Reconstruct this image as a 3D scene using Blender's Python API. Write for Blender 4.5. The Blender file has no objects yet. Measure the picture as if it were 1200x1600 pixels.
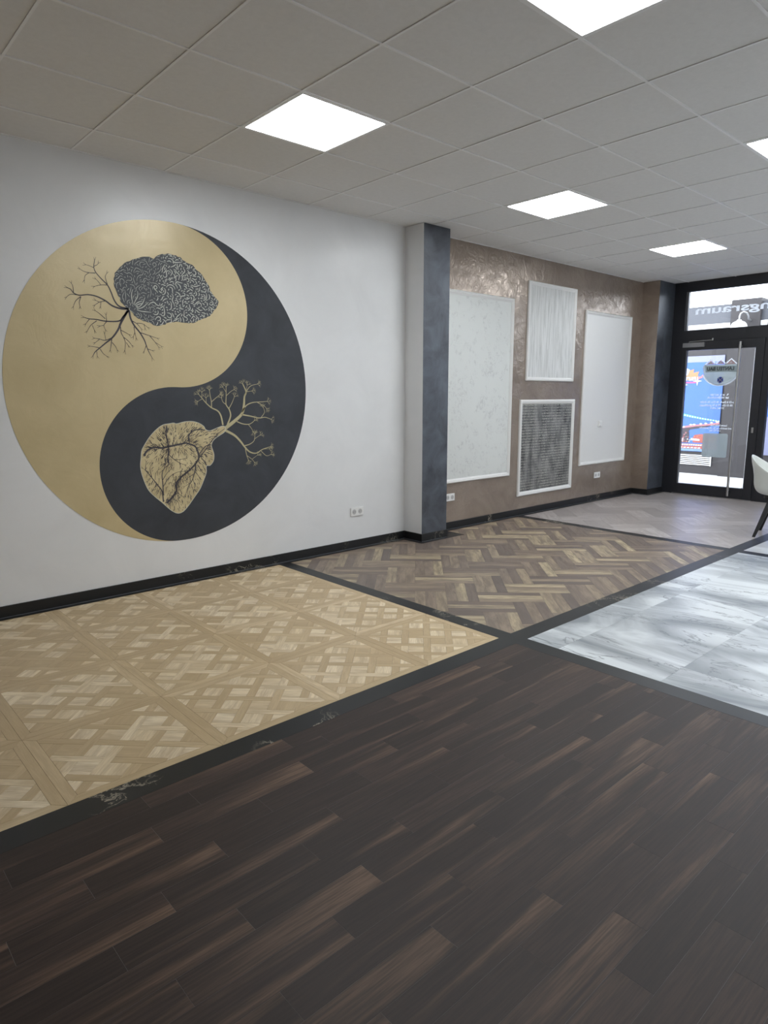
import bpy, bmesh, math, random
from mathutils import Vector, Matrix
from mathutils.geometry import tessellate_polygon

random.seed(7)
scn = bpy.context.scene
col = scn.collection
PI = math.pi

# ------------------------------------------------------------------ camera, world, exposure
cam_d = bpy.data.cameras.new('camera')
cam_d.sensor_fit = 'HORIZONTAL'
cam_d.sensor_width = 36.0
cam_d.lens = 36.0 * 1033.33 / 1200.0
cam_d.clip_start = 0.05
cam = bpy.data.objects.new('camera', cam_d)
col.objects.link(cam)
FWD = Vector((0.66051, 0.73061, -0.17299)).normalized()
RGT = Vector((0.74151, -0.67093, -0.00238)).normalized()
UPV = RGT.cross(FWD).normalized()
RGT = FWD.cross(UPV)
cm = Matrix((RGT, UPV, -FWD)).transposed().to_4x4()
cm.translation = Vector((-1.5918, -4.7624, 1.4295))
cam.matrix_world = cm
scn.camera = cam

LED = 19.0          # radiance of the ceiling panels
SKY = 7.0           # bright overcast sky
world = bpy.data.worlds.new('overcast_sky')
scn.world = world
world.use_nodes = True
wn = world.node_tree
wn.nodes['Background'].inputs['Color'].default_value = (0.90, 0.94, 1.0, 1)
wn.nodes['Background'].inputs['Strength'].default_value = SKY
vs = scn.view_settings
vs.view_transform = 'Standard'
vs.look = 'None'
vs.exposure = 0.0
vs.gamma = 1.0
vs.use_curve_mapping = False
scn.cycles.use_denoising = True
scn.cycles.max_bounces = 10
scn.cycles.diffuse_bounces = 8
scn.cycles.sample_clamp_indirect = 6.0

# ------------------------------------------------------------------ dimensions (metres)
H = 2.993                       # suspended ceiling
XE = 8.12                       # inner face of the shop front
XB, YR = -3.2, -9.0             # back wall, right wall
T = 0.625                       # ceiling module
GAP = 0.431
YP = -5.6                       # far edge of the dark planks
SX0, SX1 = 1.445, 1.56          # black border strips
GX0, GX1 = 4.81, 4.93
SY0, SY1 = -2.427, -2.549
EDGE = -0.062                   # border along the wall
PX0, PX1, PY = 2.994, 3.352, -0.246   # pillar
QX = 7.655                      # corner pilaster

# ------------------------------------------------------------------ material helpers
class NT:
    def __init__(self, name):
        self.m = bpy.data.materials.new(name)
        self.m.use_nodes = True
        self.t = self.m.node_tree
        self.b = self.t.nodes['Principled BSDF']
        self.out = self.t.nodes['Material Output']
    def n(self, kind, **kw):
        nd = self.t.nodes.new(kind)
        for k, v in kw.items():
            if k in nd.inputs:
                self.put(nd.inputs[k], v)
            else:
                setattr(nd, k, v)
        return nd
    def put(self, sock, v):
        if isinstance(v, bpy.types.NodeSocket):
            self.t.links.new(v, sock)
        else:
            if hasattr(sock.default_value, '__len__') and len(sock.default_value) == 4 and len(v) == 3:
                v = (*v, 1)
            sock.default_value = v
    def set(self, **kw):
        for k, v in kw.items():
            self.put(self.b.inputs[k.replace('_', ' ')], v)
        return self
    def math(self, op, a, b=0.0, c=None):
        nd = self.t.nodes.new('ShaderNodeMath')
        nd.operation = op
        self.put(nd.inputs[0], a); self.put(nd.inputs[1], b)
        if c is not None: self.put(nd.inputs[2], c)
        return nd.outputs[0]
    def mix(self, f, a, b, blend='MIX'):
        nd = self.t.nodes.new('ShaderNodeMix')
        nd.data_type = 'RGBA'; nd.blend_type = blend
        self.put(nd.inputs[0], f); self.put(nd.inputs[6], a); self.put(nd.inputs[7], b)
        return nd.outputs[2]
    def ramp(self, f, stops, interp='LINEAR'):
        nd = self.t.nodes.new('ShaderNodeValToRGB')
        cr = nd.color_ramp; cr.interpolation = interp
        while len(cr.elements) < len(stops): cr.elements.new(0.5)
        for e, (p, c) in zip(cr.elements, stops):
            e.position = p
            e.color = (*c, 1) if hasattr(c, '__len__') else (c, c, c, 1)
        self.put(nd.inputs[0], f)
        return nd.outputs[0]
    def noise(self, vec, scale, detail=4, rough=0.55, dist=0.0):
        nd = self.n('ShaderNodeTexNoise', Vector=vec, Scale=scale, Detail=detail, Roughness=rough, Distortion=dist)
        return nd.outputs[0]
    def mapping(self, vec, scale=(1, 1, 1), loc=(0, 0, 0), rot=(0, 0, 0)):
        nd = self.n('ShaderNodeMapping')
        self.put(nd.inputs['Vector'], vec); self.put(nd.inputs['Scale'], scale)
        self.put(nd.inputs['Location'], loc); self.put(nd.inputs['Rotation'], rot)
        return nd.outputs[0]
    def pos(self):
        return self.n('ShaderNodeNewGeometry').outputs['Position']
    def attr(self, name='rnd'):
        nd = self.n('ShaderNodeAttribute'); nd.attribute_name = name
        return nd.outputs['Fac']
    def piece_uv(self):
        """length/width coordinates of a floor piece, shifted by the piece's own number"""
        uv = self.n('ShaderNodeUVMap').outputs[0]
        r = self.attr()
        cx = self.n('ShaderNodeCombineXYZ', X=self.math('MULTIPLY', r, 37.0), Y=self.math('MULTIPLY', r, 91.0), Z=self.math('MULTIPLY', r, 17.0))
        return self._add(uv, cx.outputs[0])
    def _add(self, a, b):
        nd = self.t.nodes.new('ShaderNodeVectorMath'); nd.operation = 'ADD'
        self.put(nd.inputs[0], a); self.put(nd.inputs[1], b)
        return nd.outputs[0]
    def bump(self, h, strength, dist=0.01):
        nd = self.n('ShaderNodeBump', Strength=strength, Distance=dist)
        self.put(nd.inputs['Height'], h)
        self.put(self.b.inputs['Normal'], nd.outputs[0])

def plain(name, c, rough=0.5, metal=0.0, spec=0.5):
    k = NT(name)
    k.set(Base_Color=c, Roughness=rough, Metallic=metal)
    k.b.inputs['Specular IOR Level'].default_value = spec
    # faint unevenness of finish
    v = k.noise(k.pos(), 9.0, 3)
    k.set(Roughness=k.math('MULTIPLY_ADD', v, 0.10, rough - 0.05))
    return k.m

def plaster(name, c0, c1, rough, bump=0.1, scale=3.0, metal=0.0, dist=0.6, spec=0.5, bscale=8.0, swing=0.25):
    k = NT(name)
    p = k.pos()
    v = k.noise(p, scale, 6, 0.6, dist)
    w = k.noise(p, bscale, 5, 0.6, dist * 1.5)
    k.set(Base_Color=k.ramp(v, [(0.30, c0), (0.70, c1)]), Metallic=metal)
    k.set(Roughness=k.math('MAXIMUM', k.math('MULTIPLY_ADD', w, swing, rough - swing / 2), 0.08))
    k.b.inputs['Specular IOR Level'].default_value = spec
    k.bump(w, bump, 0.02)
    return k.m

MT = {}
MT['white_wall'] = plaster('white_wall_paint', (0.74, 0.75, 0.76), (0.80, 0.81, 0.82), 0.32, 0.05, 2.0, bscale=3.0, spec=0.5, swing=0.10)
MT['plain_wall'] = plaster('pale_wall_paint', (0.76, 0.75, 0.74), (0.80, 0.79, 0.78), 0.6, 0.03)
MT['brown'] = plaster('brown_metallic_plaster', (0.290, 0.235, 0.193), (0.400, 0.330, 0.275), 0.22, 0.48, 2.2, metal=0.42, dist=1.0, bscale=8.0, swing=0.14, spec=0.75)
MT['slate'] = plaster('slate_blue_plaster', (0.036, 0.041, 0.053), (0.108, 0.124, 0.152), 0.38, 0.12, 4.0, metal=0.20, dist=0.7, bscale=7.0, swing=0.10, spec=0.8)
MT['gold'] = plaster('gold_wall_paint', (0.53, 0.425, 0.225), (0.62, 0.505, 0.285), 0.33, 0.13, 2.5, metal=0.10, dist=0.7, bscale=5.0, swing=0.15, spec=0.8)
MT['ink'] = plaster('dark_slate_paint', (0.036, 0.040, 0.048), (0.056, 0.062, 0.074), 0.50, 0.06, 3.5, spec=0.35)
MT['brain'] = plain('grey_brain_paint', (0.062, 0.069, 0.078), 0.55)
MT['ink_line'] = plain('ink_line_paint', (0.055, 0.050, 0.062), 0.6)
MT['fold_line'] = plain('pale_fold_paint', (0.58, 0.59, 0.53), 0.6)
MT['cream_line'] = plain('cream_branch_paint', (0.50, 0.45, 0.27), 0.6)
MT['heart'] = plaster('heart_ochre_paint', (0.46, 0.37, 0.20), (0.70, 0.60, 0.36), 0.6, 0.0, 9.0)
MT['tile'] = plaster('ceiling_tile', (0.76, 0.755, 0.745), (0.80, 0.795, 0.785), 0.9, 0.05, 30.0, spec=0.2, bscale=120.0)
MT['runner'] = plain('white_runner', (0.86, 0.86, 0.86), 0.35)
MT['white_trim'] = plain('white_lacquer', (0.78, 0.78, 0.77), 0.35)
MT['plastic'] = plain('white_plastic', (0.82, 0.82, 0.81), 0.3)
MT['dark_hole'] = plain('grey_recess', (0.50, 0.50, 0.50), 0.5)
MT['black_frame'] = plain('anthracite_aluminium', (0.018, 0.019, 0.024), 0.38)
MT['steel'] = plain('brushed_steel', (0.55, 0.55, 0.55), 0.30, 1.0)
MT['steel_dark'] = plain('grey_closer_metal', (0.33, 0.33, 0.34), 0.4, 0.6)
MT['seal'] = plain('silver_seal', (0.16, 0.165, 0.18), 0.4, 0.3)
MT['shell'] = plain('white_shell_plastic', (0.70, 0.73, 0.70), 0.35)
MT['black_wood'] = plain('black_wood', (0.008, 0.008, 0.010), 0.4)
MT['joint'] = plain('bevel_glint_joint', (0.14, 0.132, 0.126), 0.5)  # lightened to paint in the glints along the plank bevels
MT['substrate'] = plain('dark_screed', (0.03, 0.028, 0.026), 0.8)

def black_marble():
    k = NT('black_marble_laminate')
    p = k.pos()
    w = k._add(p, k.n('ShaderNodeTexNoise', Vector=p, Scale=3.0, Detail=5.0).outputs['Color'])
    v = k.noise(w, 2.1, 6, 0.65, 1.0)
    line = k.math('ABSOLUTE', k.math('SUBTRACT', v, 0.5))
    vein = k.ramp(line, [(0.0, 1.0), (0.007, 0.5), (0.014, 0.0)])
    mask = k.ramp(k.noise(p, 1.3, 2), [(0.54, 0.0), (0.62, 1.0)])
    f = k.math('MULTIPLY', vein, mask)
    k.set(Base_Color=k.mix(f, (0.0125, 0.0135, 0.0145), (0.42, 0.38, 0.30)), Roughness=0.40)
    k.b.inputs['Specular IOR Level'].default_value = 0.38
    return k.m
MT['black_marble'] = black_marble()

def dark_plank():
    k = NT('dark_walnut_plank')
    uv = k.piece_uv()
    r = k.attr()
    streak = k.noise(k.mapping(uv, (0.7, 10.0, 1.0)), 1.0, 3, 0.5, 0.6)
    grain = k.noise(k.mapping(uv, (6.0, 130.0, 1.0)), 1.0, 4, 0.6)
    base = k.ramp(r, [(0.0, (0.036, 0.0245, 0.021)), (0.55, (0.050, 0.033, 0.0275)), (1.0, (0.068, 0.044, 0.036))])
    along = k.n('ShaderNodeSeparateXYZ', Vector=k.n('ShaderNodeUVMap').outputs[0]).outputs['X']
    fade = k.ramp(k.math('MULTIPLY_ADD', along, 1.6, 0.5), [(0.05, 0.15), (0.9, 1.0)])
    c = k.mix(k.math('MULTIPLY', k.ramp(streak, [(0.53, 0.0), (0.66, 1.0)]), fade), base, (0.180, 0.114, 0.078))
    c = k.mix(k.ramp(grain, [(0.40, 0.55), (0.62, 0.0)]), c, (0.017, 0.012, 0.010))
    k.set(Base_Color=c, Roughness=k.math('MULTIPLY_ADD', grain, 0.16, 0.42))
    k.b.inputs['Specular IOR Level'].default_value = 0.32
    k.bump(grain, 0.12, 0.002)
    return k.m
MT['dark_plank'] = dark_plank()

def rustic(name, stops, dark, rough=0.42):
    k = NT(name)
    uv = k.piece_uv()
    r = k.attr()
    fig = k.noise(k.mapping(uv, (4.0, 22.0, 1.0)), 1.0, 4, 0.6, 0.5)
    grain = k.noise(k.mapping(uv, (12.0, 190.0, 1.0)), 1.0, 3, 0.6)
    knots = k.noise(k.mapping(uv, (9.0, 26.0, 1.0)), 1.0, 2, 0.5)
    c = k.ramp(r, stops)
    c = k.mix(k.ramp(fig, [(0.38, 0.6), (0.62, 0.0)]), c, dark)
    c = k.mix(k.ramp(grain, [(0.35, 0.35), (0.6, 0.0)]), c, dark)
    c = k.mix(k.ramp(knots, [(0.70, 0.0), (0.76, 0.6)]), c, dark)
    k.set(Base_Color=c, Roughness=k.math('MULTIPLY_ADD', grain, 0.15, rough - 0.07))
    k.bump(grain, 0.15, 0.002)
    return k.m
MT['herring'] = rustic('rustic_oak_strip',
    [(0.0, (0.150, 0.118, 0.102)), (0.30, (0.225, 0.172, 0.136)), (0.55, (0.310, 0.238, 0.176)), (0.75, (0.37, 0.290, 0.200)), (1.0, (0.55, 0.45, 0.29))],
    (0.110, 0.084, 0.070))
MT['grey_herring'] = rustic('washed_grey_oak',
    [(0.0, (0.33, 0.30, 0.285)), (0.5, (0.43, 0.39, 0.375)), (1.0, (0.56, 0.52, 0.50))], (0.30, 0.265, 0.255), 0.34)
MT['oak'] = rustic('pale_oak_block',
    [(0.0, (0.50, 0.375, 0.215)), (0.42, (0.58, 0.445, 0.265)), (0.60, (0.66, 0.52, 0.325)), (0.75, (0.78, 0.645, 0.435)), (1.0, (0.88, 0.76, 0.56))],
    (0.42, 0.305, 0.170), 0.46)

def grey_marble(name, lo, hi, vein):
    k = NT(name)
    r = k.attr()
    # veins run on from tile to tile with a small jump at each joint
    uv = k._add(k.pos(), k.n('ShaderNodeCombineXYZ', X=k.math('MULTIPLY', r, 0.7), Y=k.math('MULTIPLY', r, -0.9), Z=k.math('MULTIPLY', r, 0.25)).outputs[0])
    w = k.mapping(uv, (1.9, 0.60, 1.0), rot=(0, 0, 0.25))
    cloud = k.noise(w, 1.0, 5, 0.55, 1.3)
    fine = k.noise(k.mapping(uv, (2.6, 0.8, 1.0), rot=(0, 0, 0.30)), 1.0, 6, 0.6, 1.6)
    c = k.ramp(cloud, [(0.38, lo), (0.50, tuple((a + b) / 2 for a, b in zip(lo, hi))), (0.60, hi)])
    ln = k.math('ABSOLUTE', k.math('SUBTRACT', fine, 0.5))
    c = k.mix(k.ramp(ln, [(0.0, 0.8), (0.012, 0.0)]), c, vein)
    k.set(Base_Color=c, Roughness=0.34)
    return k.m
MT['marble'] = grey_marble('grey_veined_marble_tile', (0.22, 0.245, 0.27), (0.68, 0.72, 0.74), (0.13, 0.145, 0.165))
MT['pale_marble'] = grey_marble('pale_stone_tile', (0.44, 0.45, 0.46), (0.58, 0.60, 0.62), (0.38, 0.39, 0.40))

def floral():
    k = NT('white_floral_relief_wallpaper')
    p = k.mapping(k.pos(), (1, 0.001, 1))
    vo = k.n('ShaderNodeTexVoronoi', Vector=k._add(p, k.n('ShaderNodeTexNoise', Vector=p, Scale=5.0, Detail=3.0).outputs['Color']), Scale=4.2)
    spots = k.ramp(vo.outputs['Distance'], [(0.25, 1.0), (0.55, 0.0)])
    pet = k.noise(p, 15.0, 5, 0.65, 2.5)
    f = k.math('MULTIPLY', spots, k.ramp(pet, [(0.50, 0.0), (0.56, 1.0)]))
    k.set(Base_Color=k.mix(k.math('MULTIPLY', f, 0.5), (0.70, 0.725, 0.71), (0.50, 0.51, 0.51)), Roughness=0.5)
    k.bump(f, 0.5, 0.004)
    return k.m
MT['floral'] = floral()

def streaked():
    k = NT('white_streaked_plaster')
    p = k.mapping(k.pos(), (40.0, 0.001, 2.2))
    v = k.noise(p, 1.0, 6, 0.65, 0.6)
    k.set(Base_Color=k.ramp(v, [(0.38, (0.50, 0.51, 0.50)), (0.52, (0.66, 0.67, 0.66)), (0.62, (0.72, 0.73, 0.73))]), Roughness=0.45)
    k.bump(v, 0.35, 0.006)
    return k.m
MT['streaked'] = streaked()

def script_paper():
    k = NT('charcoal_script_wallpaper')
    p = k.pos()
    q = k.mapping(p, (1.0, 0.001, 1.0))
    rows = k.math('FRACT', k.math('MULTIPLY', k.n('ShaderNodeSeparateXYZ', Vector=q).outputs['Z'], 30.0))
    lines = k.ramp(rows, [(0.18, 0.0), (0.30, 1.0), (0.58, 1.0), (0.70, 0.0)])
    glyph = k.ramp(k.noise(k.mapping(p, (60.0, 0.001, 60.0)), 1.0, 3, 0.6), [(0.46, 0.0), (0.52, 1.0)])
    patch = k.ramp(k.noise(k.mapping(p, (6.0, 0.001, 2.6)), 1.0, 3, 0.6), [(0.36, 0.15), (0.56, 1.0)])
    cloud = k.noise(k.mapping(p, (7.0, 0.001, 3.0), loc=(3, 0, 5)), 1.0, 5, 0.7)
    base = k.ramp(cloud, [(0.36, (0.040, 0.041, 0.046)), (0.62, (0.24, 0.24, 0.235))])
    f = k.math('MULTIPLY', k.math('MULTIPLY', lines, glyph), patch)
    k.set(Base_Color=k.mix(f, base, (0.46, 0.45, 0.40)), Roughness=0.5)
    return k.m
MT['script'] = script_paper()

def glass(name, tint=(1, 1, 1)):
    k = NT(name)
    tr = k.n('ShaderNodeBsdfTransparent', Color=tint)
    gl = k.n('ShaderNodeBsdfGlossy', Roughness=0.02)
    fr = k.n('ShaderNodeFresnel', IOR=1.45)
    mx = k.n('ShaderNodeMixShader')
    k.t.links.new(k.math('MULTIPLY', fr.outputs[0], 0.8), mx.inputs[0])
    k.t.links.new(tr.outputs[0], mx.inputs[1]); k.t.links.new(gl.outputs[0], mx.inputs[2])
    k.t.links.new(mx.outputs[0], k.out.inputs['Surface'])
    return k.m
MT['glass'] = glass('clear_glass', (0.93, 0.95, 0.96))

def film(name, c, clear, through=0.35):
    """window film: partly see-through, partly lit from either side"""
    k = NT(name)
    d = k.n('ShaderNodeBsdfDiffuse', Color=c)
    t = k.n('ShaderNodeBsdfTranslucent', Color=c)
    m1 = k.n('ShaderNodeMixShader', Fac=through)
    k.t.links.new(d.outputs[0], m1.inputs[1]); k.t.links.new(t.outputs[0], m1.inputs[2])
    tr = k.n('ShaderNodeBsdfTransparent')
    m2 = k.n('ShaderNodeMixShader', Fac=clear)
    k.t.links.new(m1.outputs[0], m2.inputs[1]); k.t.links.new(tr.outputs[0], m2.inputs[2])
    k.t.links.new(m2.outputs[0], k.out.inputs['Surface'])
    return k.m
MT['frost'] = film('frosted_film', (0.50, 0.54, 0.54), 0.25, 0.5)
MT['frost_light'] = film('pale_band_film', (0.72, 0.76, 0.76), 0.05, 0.4)
MT['frost_dark'] = film('grey_film', (0.10, 0.11, 0.12), 0.0)
MT['vinyl'] = film('white_vinyl', (0.85, 0.86, 0.88), 0.0, 0.6)
MT['vinyl_blue'] = film('blue_vinyl', (0.05, 0.08, 0.45), 0.0)
MT['vinyl_rose'] = film('rose_film', (0.55, 0.38, 0.36), 0.2)

def led():
    k = NT('led_diffuser')
    em = k.n('ShaderNodeEmission', Color=(0.945, 0.98, 1.0), Strength=LED)
    k.t.links.new(em.outputs[0], k.out.inputs['Surface'])
    return k.m
MT['led'] = led()
for nm, c, r in [('pavement', (0.50, 0.50, 0.50), 0.8), ('far_wall', (0.036, 0.032, 0.034), 0.7), ('far_fascia', (0.075, 0.078, 0.092), 0.6),
                 ('far_white', (0.62, 0.62, 0.62), 0.5), ('poster_blue', (0.030, 0.105, 0.40), 0.4), ('poster_deep', (0.015, 0.035, 0.180), 0.4),
                 ('poster_cyan', (0.075, 0.375, 0.475), 0.4), ('poster_pink', (0.375, 0.125, 0.140), 0.4), ('poster_dark', (0.025, 0.015, 0.025), 0.4),
                 ('poster_red', (0.275, 0.050, 0.040), 0.4), ('poster_orange', (0.400, 0.165, 0.070), 0.4), ('poster_magenta', (0.325, 0.050, 0.175), 0.4),
                 ('poster_water', (0.125, 0.210, 0.310), 0.4), ('poster_lilac', (0.20, 0.21, 0.33), 0.4)]:
    MT[nm] = plain(nm, c, r)

# ------------------------------------------------------------------ object helpers
def link(o, parent=None):
    col.objects.link(o)
    if parent is not None:
        o.parent = parent
        o.matrix_parent_inverse = Matrix.Identity(4)
    return o

def wloc(o):
    v = Vector((0, 0, 0))
    while o is not None:
        v += o.location; o = o.parent
    return v

def tag(o, label=None, cat=None, group=None, kind=None):
    if label: o['label'] = label
    if cat: o['category'] = cat
    if group: o['group'] = group
    if kind: o['kind'] = kind
    return o

def empty(name, loc, parent=None):
    o = bpy.data.objects.new(name, None)
    o.empty_display_size = 0.05
    base = wloc(parent) if parent is not None else Vector((0, 0, 0))
    o.location = Vector(loc) - base
    return link(o, parent)

class MB:
    """collects shapes given in world metres; build() links them as one mesh object"""
    def __init__(self):
        self.v, self.f, self.mi, self.sm = [], [], [], []
    def add(self, vs, fs, mi=0, smooth=False):
        o = len(self.v)
        self.v += [tuple(p) for p in vs]
        for f in fs:
            self.f.append([i + o for i in f]); self.mi.append(mi); self.sm.append(smooth)
        return self
    def box(self, a, b, mi=0, faces=None, bevel=0.0):
        x0, y0, z0 = (min(p, q) for p, q in zip(a, b)); x1, y1, z1 = (max(p, q) for p, q in zip(a, b))
        if bevel > 0:
            bm = bmesh.new()
            bmesh.ops.create_cube(bm, size=1.0)
            for v in bm.verts:
                v.co = Vector(((x0 + x1) / 2 + v.co.x * (x1 - x0), (y0 + y1) / 2 + v.co.y * (y1 - y0), (z0 + z1) / 2 + v.co.z * (z1 - z0)))
            bmesh.ops.bevel(bm, geom=list(bm.edges), offset=bevel, segments=2, affect='EDGES', profile=0.5)
            bm.verts.index_update()
            self.add([v.co for v in bm.verts], [[v.index for v in f.verts] for f in bm.faces], mi)
            bm.free(); return self
        vs = [(x0, y0, z0), (x1, y0, z0), (x1, y1, z0), (x0, y1, z0), (x0, y0, z1), (x1, y0, z1), (x1, y1, z1), (x0, y1, z1)]
        fs = [[0, 3, 2, 1], [4, 5, 6, 7], [0, 1, 5, 4], [1, 2, 6, 5], [2, 3, 7, 6], [3, 0, 4, 7]]   # -z +z -y +x +y -x
        mis = faces or [mi] * 6
        o = len(self.v); self.v += vs
        for f, m in zip(fs, mis):
            self.f.append([i + o for i in f]); self.mi.append(m); self.sm.append(False)
        return self
    def tube(self, pts, radii, seg=12, mi=0, caps=True):
        pts = [Vector(p) for p in pts]
        if not hasattr(radii, '__len__'): radii = [radii] * len(pts)
        rings = []
        ref = None
        for i, p in enumerate(pts):
            d = (pts[min(i + 1, len(pts) - 1)] - pts[max(i - 1, 0)]).normalized()
            if ref is None:
                ref = d.orthogonal().normalized()
            ref = (ref - d * ref.dot(d)).normalized()
            s = d.cross(ref)
            rings.append([p + (ref * math.cos(2 * PI * k / seg) + s * math.sin(2 * PI * k / seg)) * radii[i] for k in range(seg)])
        vs = [v for r in rings for v in r]; fs = []
        for i in range(len(rings) - 1):
            for k in range(seg):
                a = i * seg + k; b = i * seg + (k + 1) % seg
                fs.append([a, b, b + seg, a + seg])
        self.add(vs, fs, mi, True)
        if caps:
            n = len(rings)
            self.add(rings[0], [list(range(seg))[::-1]], mi); self.add(rings[-1], [list(range(seg))], mi)
        return self
    def prism(self, poly, axis, a, b, mi=0):
        """polygon in the plane across `axis` (x: (y,z), y: (x,z), z: (x,y)) extruded from a to b"""
        def P(q, t):
            return {'x': (t, q[0], q[1]), 'y': (q[0], t, q[1]), 'z': (q[0], q[1], t)}[axis]
        n = len(poly)
        vs = [P(q, a) for q in poly] + [P(q, b) for q in poly]
        fs = [list(range(n)), list(range(n, 2 * n))[::-1]] + [[i, (i + 1) % n, (i + 1) % n + n, i + n] for i in range(n)]
        return self.add(vs, fs, mi)
    def build(self, name, mats, parent=None, origin=None, fix=True):
        if not isinstance(mats, (list, tuple)): mats = [mats]
        if origin is None:
            n = len(self.v)
            xs = [p[0] for p in self.v]; ys = [p[1] for p in self.v]; zs = [p[2] for p in self.v]
            origin = ((min(xs) + max(xs)) / 2, (min(ys) + max(ys)) / 2, min(zs))
        origin = Vector(origin)
        me = bpy.data.meshes.new(name)
        me.from_pydata([Vector(p) - origin for p in self.v], [], self.f)
        for m in mats: me.materials.append(MT[m] if isinstance(m, str) else m)
        me.polygons.foreach_set('material_index', self.mi)
        me.polygons.foreach_set('use_smooth', self.sm)
        if fix:
            bm = bmesh.new(); bm.from_mesh(me)
            bmesh.ops.recalc_face_normals(bm, faces=bm.faces)
            bm.to_mesh(me); bm.free()
        o = bpy.data.objects.new(name, me)
        base = wloc(parent) if parent is not None else Vector((0, 0, 0))
        o.location = origin - base
        return link(o, parent)

def struct(name, mb, mats, label, parent=None):
    o = mb.build(name, mats, parent)
    return tag(o, label, name.split('_')[0], kind='structure')

# --- convex polygon tools for cut floor pieces
def clip_half(poly, n, d):
    out = []
    for i in range(len(poly)):
        a, b = poly[i], poly[(i + 1) % len(poly)]
        da, db = a[0] * n[0] + a[1] * n[1] - d, b[0] * n[0] + b[1] * n[1] - d
        if da <= 0: out.append(a)
        if (da < 0 < db) or (db < 0 < da):
            t = da / (da - db)
            out.append((a[0] + (b[0] - a[0]) * t, a[1] + (b[1] - a[1]) * t))
    return out

def clip_rect(poly, x0, x1, y0, y1):
    for n, d in (((1, 0), x1), ((-1, 0), -x0), ((0, 1), y1), ((0, -1), -y0)):
        poly = clip_half(poly, n, d)
        if len(poly) < 3: return []
    return poly

def area(p):
    return sum(p[i][0] * p[(i + 1) % len(p)][1] - p[(i + 1) % len(p)][0] * p[i][1] for i in range(len(p))) / 2

def inset(poly, t):
    if area(poly) < 0: poly = poly[::-1]
    q = poly
    for i in range(len(poly)):
        a, b = poly[i], poly[(i + 1) % len(poly)]
        dx, dy = b[0] - a[0], b[1] - a[1]; L = math.hypot(dx, dy)
        if L < 1e-6: continue
        n = (dy / L, -dx / L)
        q = clip_half(q, n, a[0] * n[0] + a[1] * n[1] - t)
        if len(q) < 3: return []
    r = []
    for v in q:
        if not r or math.hypot(v[0] - r[-1][0], v[1] - r[-1][1]) > 1e-5: r.append(v)
    if len(r) > 1 and math.hypot(r[0][0] - r[-1][0], r[0][1] - r[-1][1]) < 1e-5: r.pop()
    return r if len(r) > 2 and area(r) > 2e-5 else []

class Pieces:
    """floor pieces: chamfered prisms carrying their own number and grain direction"""
    def __init__(self): self.v, self.f, self.uv, self.r = [], [], [], []
    def add(self, poly, direction, rnd, z0=-0.008, z1=0.0, gap=0.0004, cham=0.0010):
        lo = inset(poly, gap)
        if not lo: return False
        hi = inset(lo, cham)
        if not hi or len(hi) != len(lo):
            hi = lo; cham = 0
        n = len(lo); o = len(self.v)
        # keep corner order matched between the two outlines
        k = min(range(n), key=lambda i: math.hypot(hi[i][0] - lo[0][0], hi[i][1] - lo[0][1]))
        hi = hi[k:] + hi[:k]
        rings = [[(p[0], p[1], z0) for p in lo], [(p[0], p[1], z1 - cham * 0.6) for p in lo], [(p[0], p[1], z1) for p in hi]]
        vs = [p for r in rings for p in r]
        fs = [[o + 2 * n + i for i in range(n)]]
        for a in (0, 1):
            for i in range(n):
                j = (i + 1) % n
                fs.append([o + a * n + i, o + a * n + j, o + (a + 1) * n + j, o + (a + 1) * n + i])
        self.v += vs; self.f += fs
        dx, dy = direction
        cx = sum(p[0] for p in lo) / n; cy = sum(p[1] for p in lo) / n
        for p in vs: self.uv.append(((p[0] - cx) * dx + (p[1] - cy) * dy, -(p[0] - cx) * dy + (p[1] - cy) * dx))
        self.r += [rnd] * len(fs)
        return True
    def build(self, name, mat, parent=None):
        xs = [p[0] for p in self.v]; ys = [p[1] for p in self.v]; zs = [p[2] for p in self.v]
        org = Vector(((min(xs) + max(xs)) / 2, (min(ys) + max(ys)) / 2, min(zs)))
        me = bpy.data.meshes.new(name)
        me.from_pydata([Vector(p) - org for p in self.v], [], self.f)
        ul = me.uv_layers.new(name='UVMap')
        flat = []
        for l in me.loops: flat += self.uv[l.vertex_index]
        ul.data.foreach_set('uv', flat)
        at = me.attributes.new('rnd', 'FLOAT', 'FACE')
        at.data.foreach_set('value', self.r)
        me.materials.append(MT[mat])
        o = bpy.data.objects.new(name, me)
        o.location = org - (wloc(parent) if parent is not None else Vector((0, 0, 0)))
        return link(o, parent)

def piece(name, mat, poly, direction, parent, **kw):
    p = Pieces()
    if p.add(poly, direction, random.random(), **kw):
        return p.build(name, mat, parent)

# ================================================================== THE SETTING
# base slab under all floor coverings
struct('floor', MB().box((XB, YR, -0.12), (XE + 0.1, 0.0, -0.0082)), 'substrate', 'dark screed slab beneath all the sample floor coverings')

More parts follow.
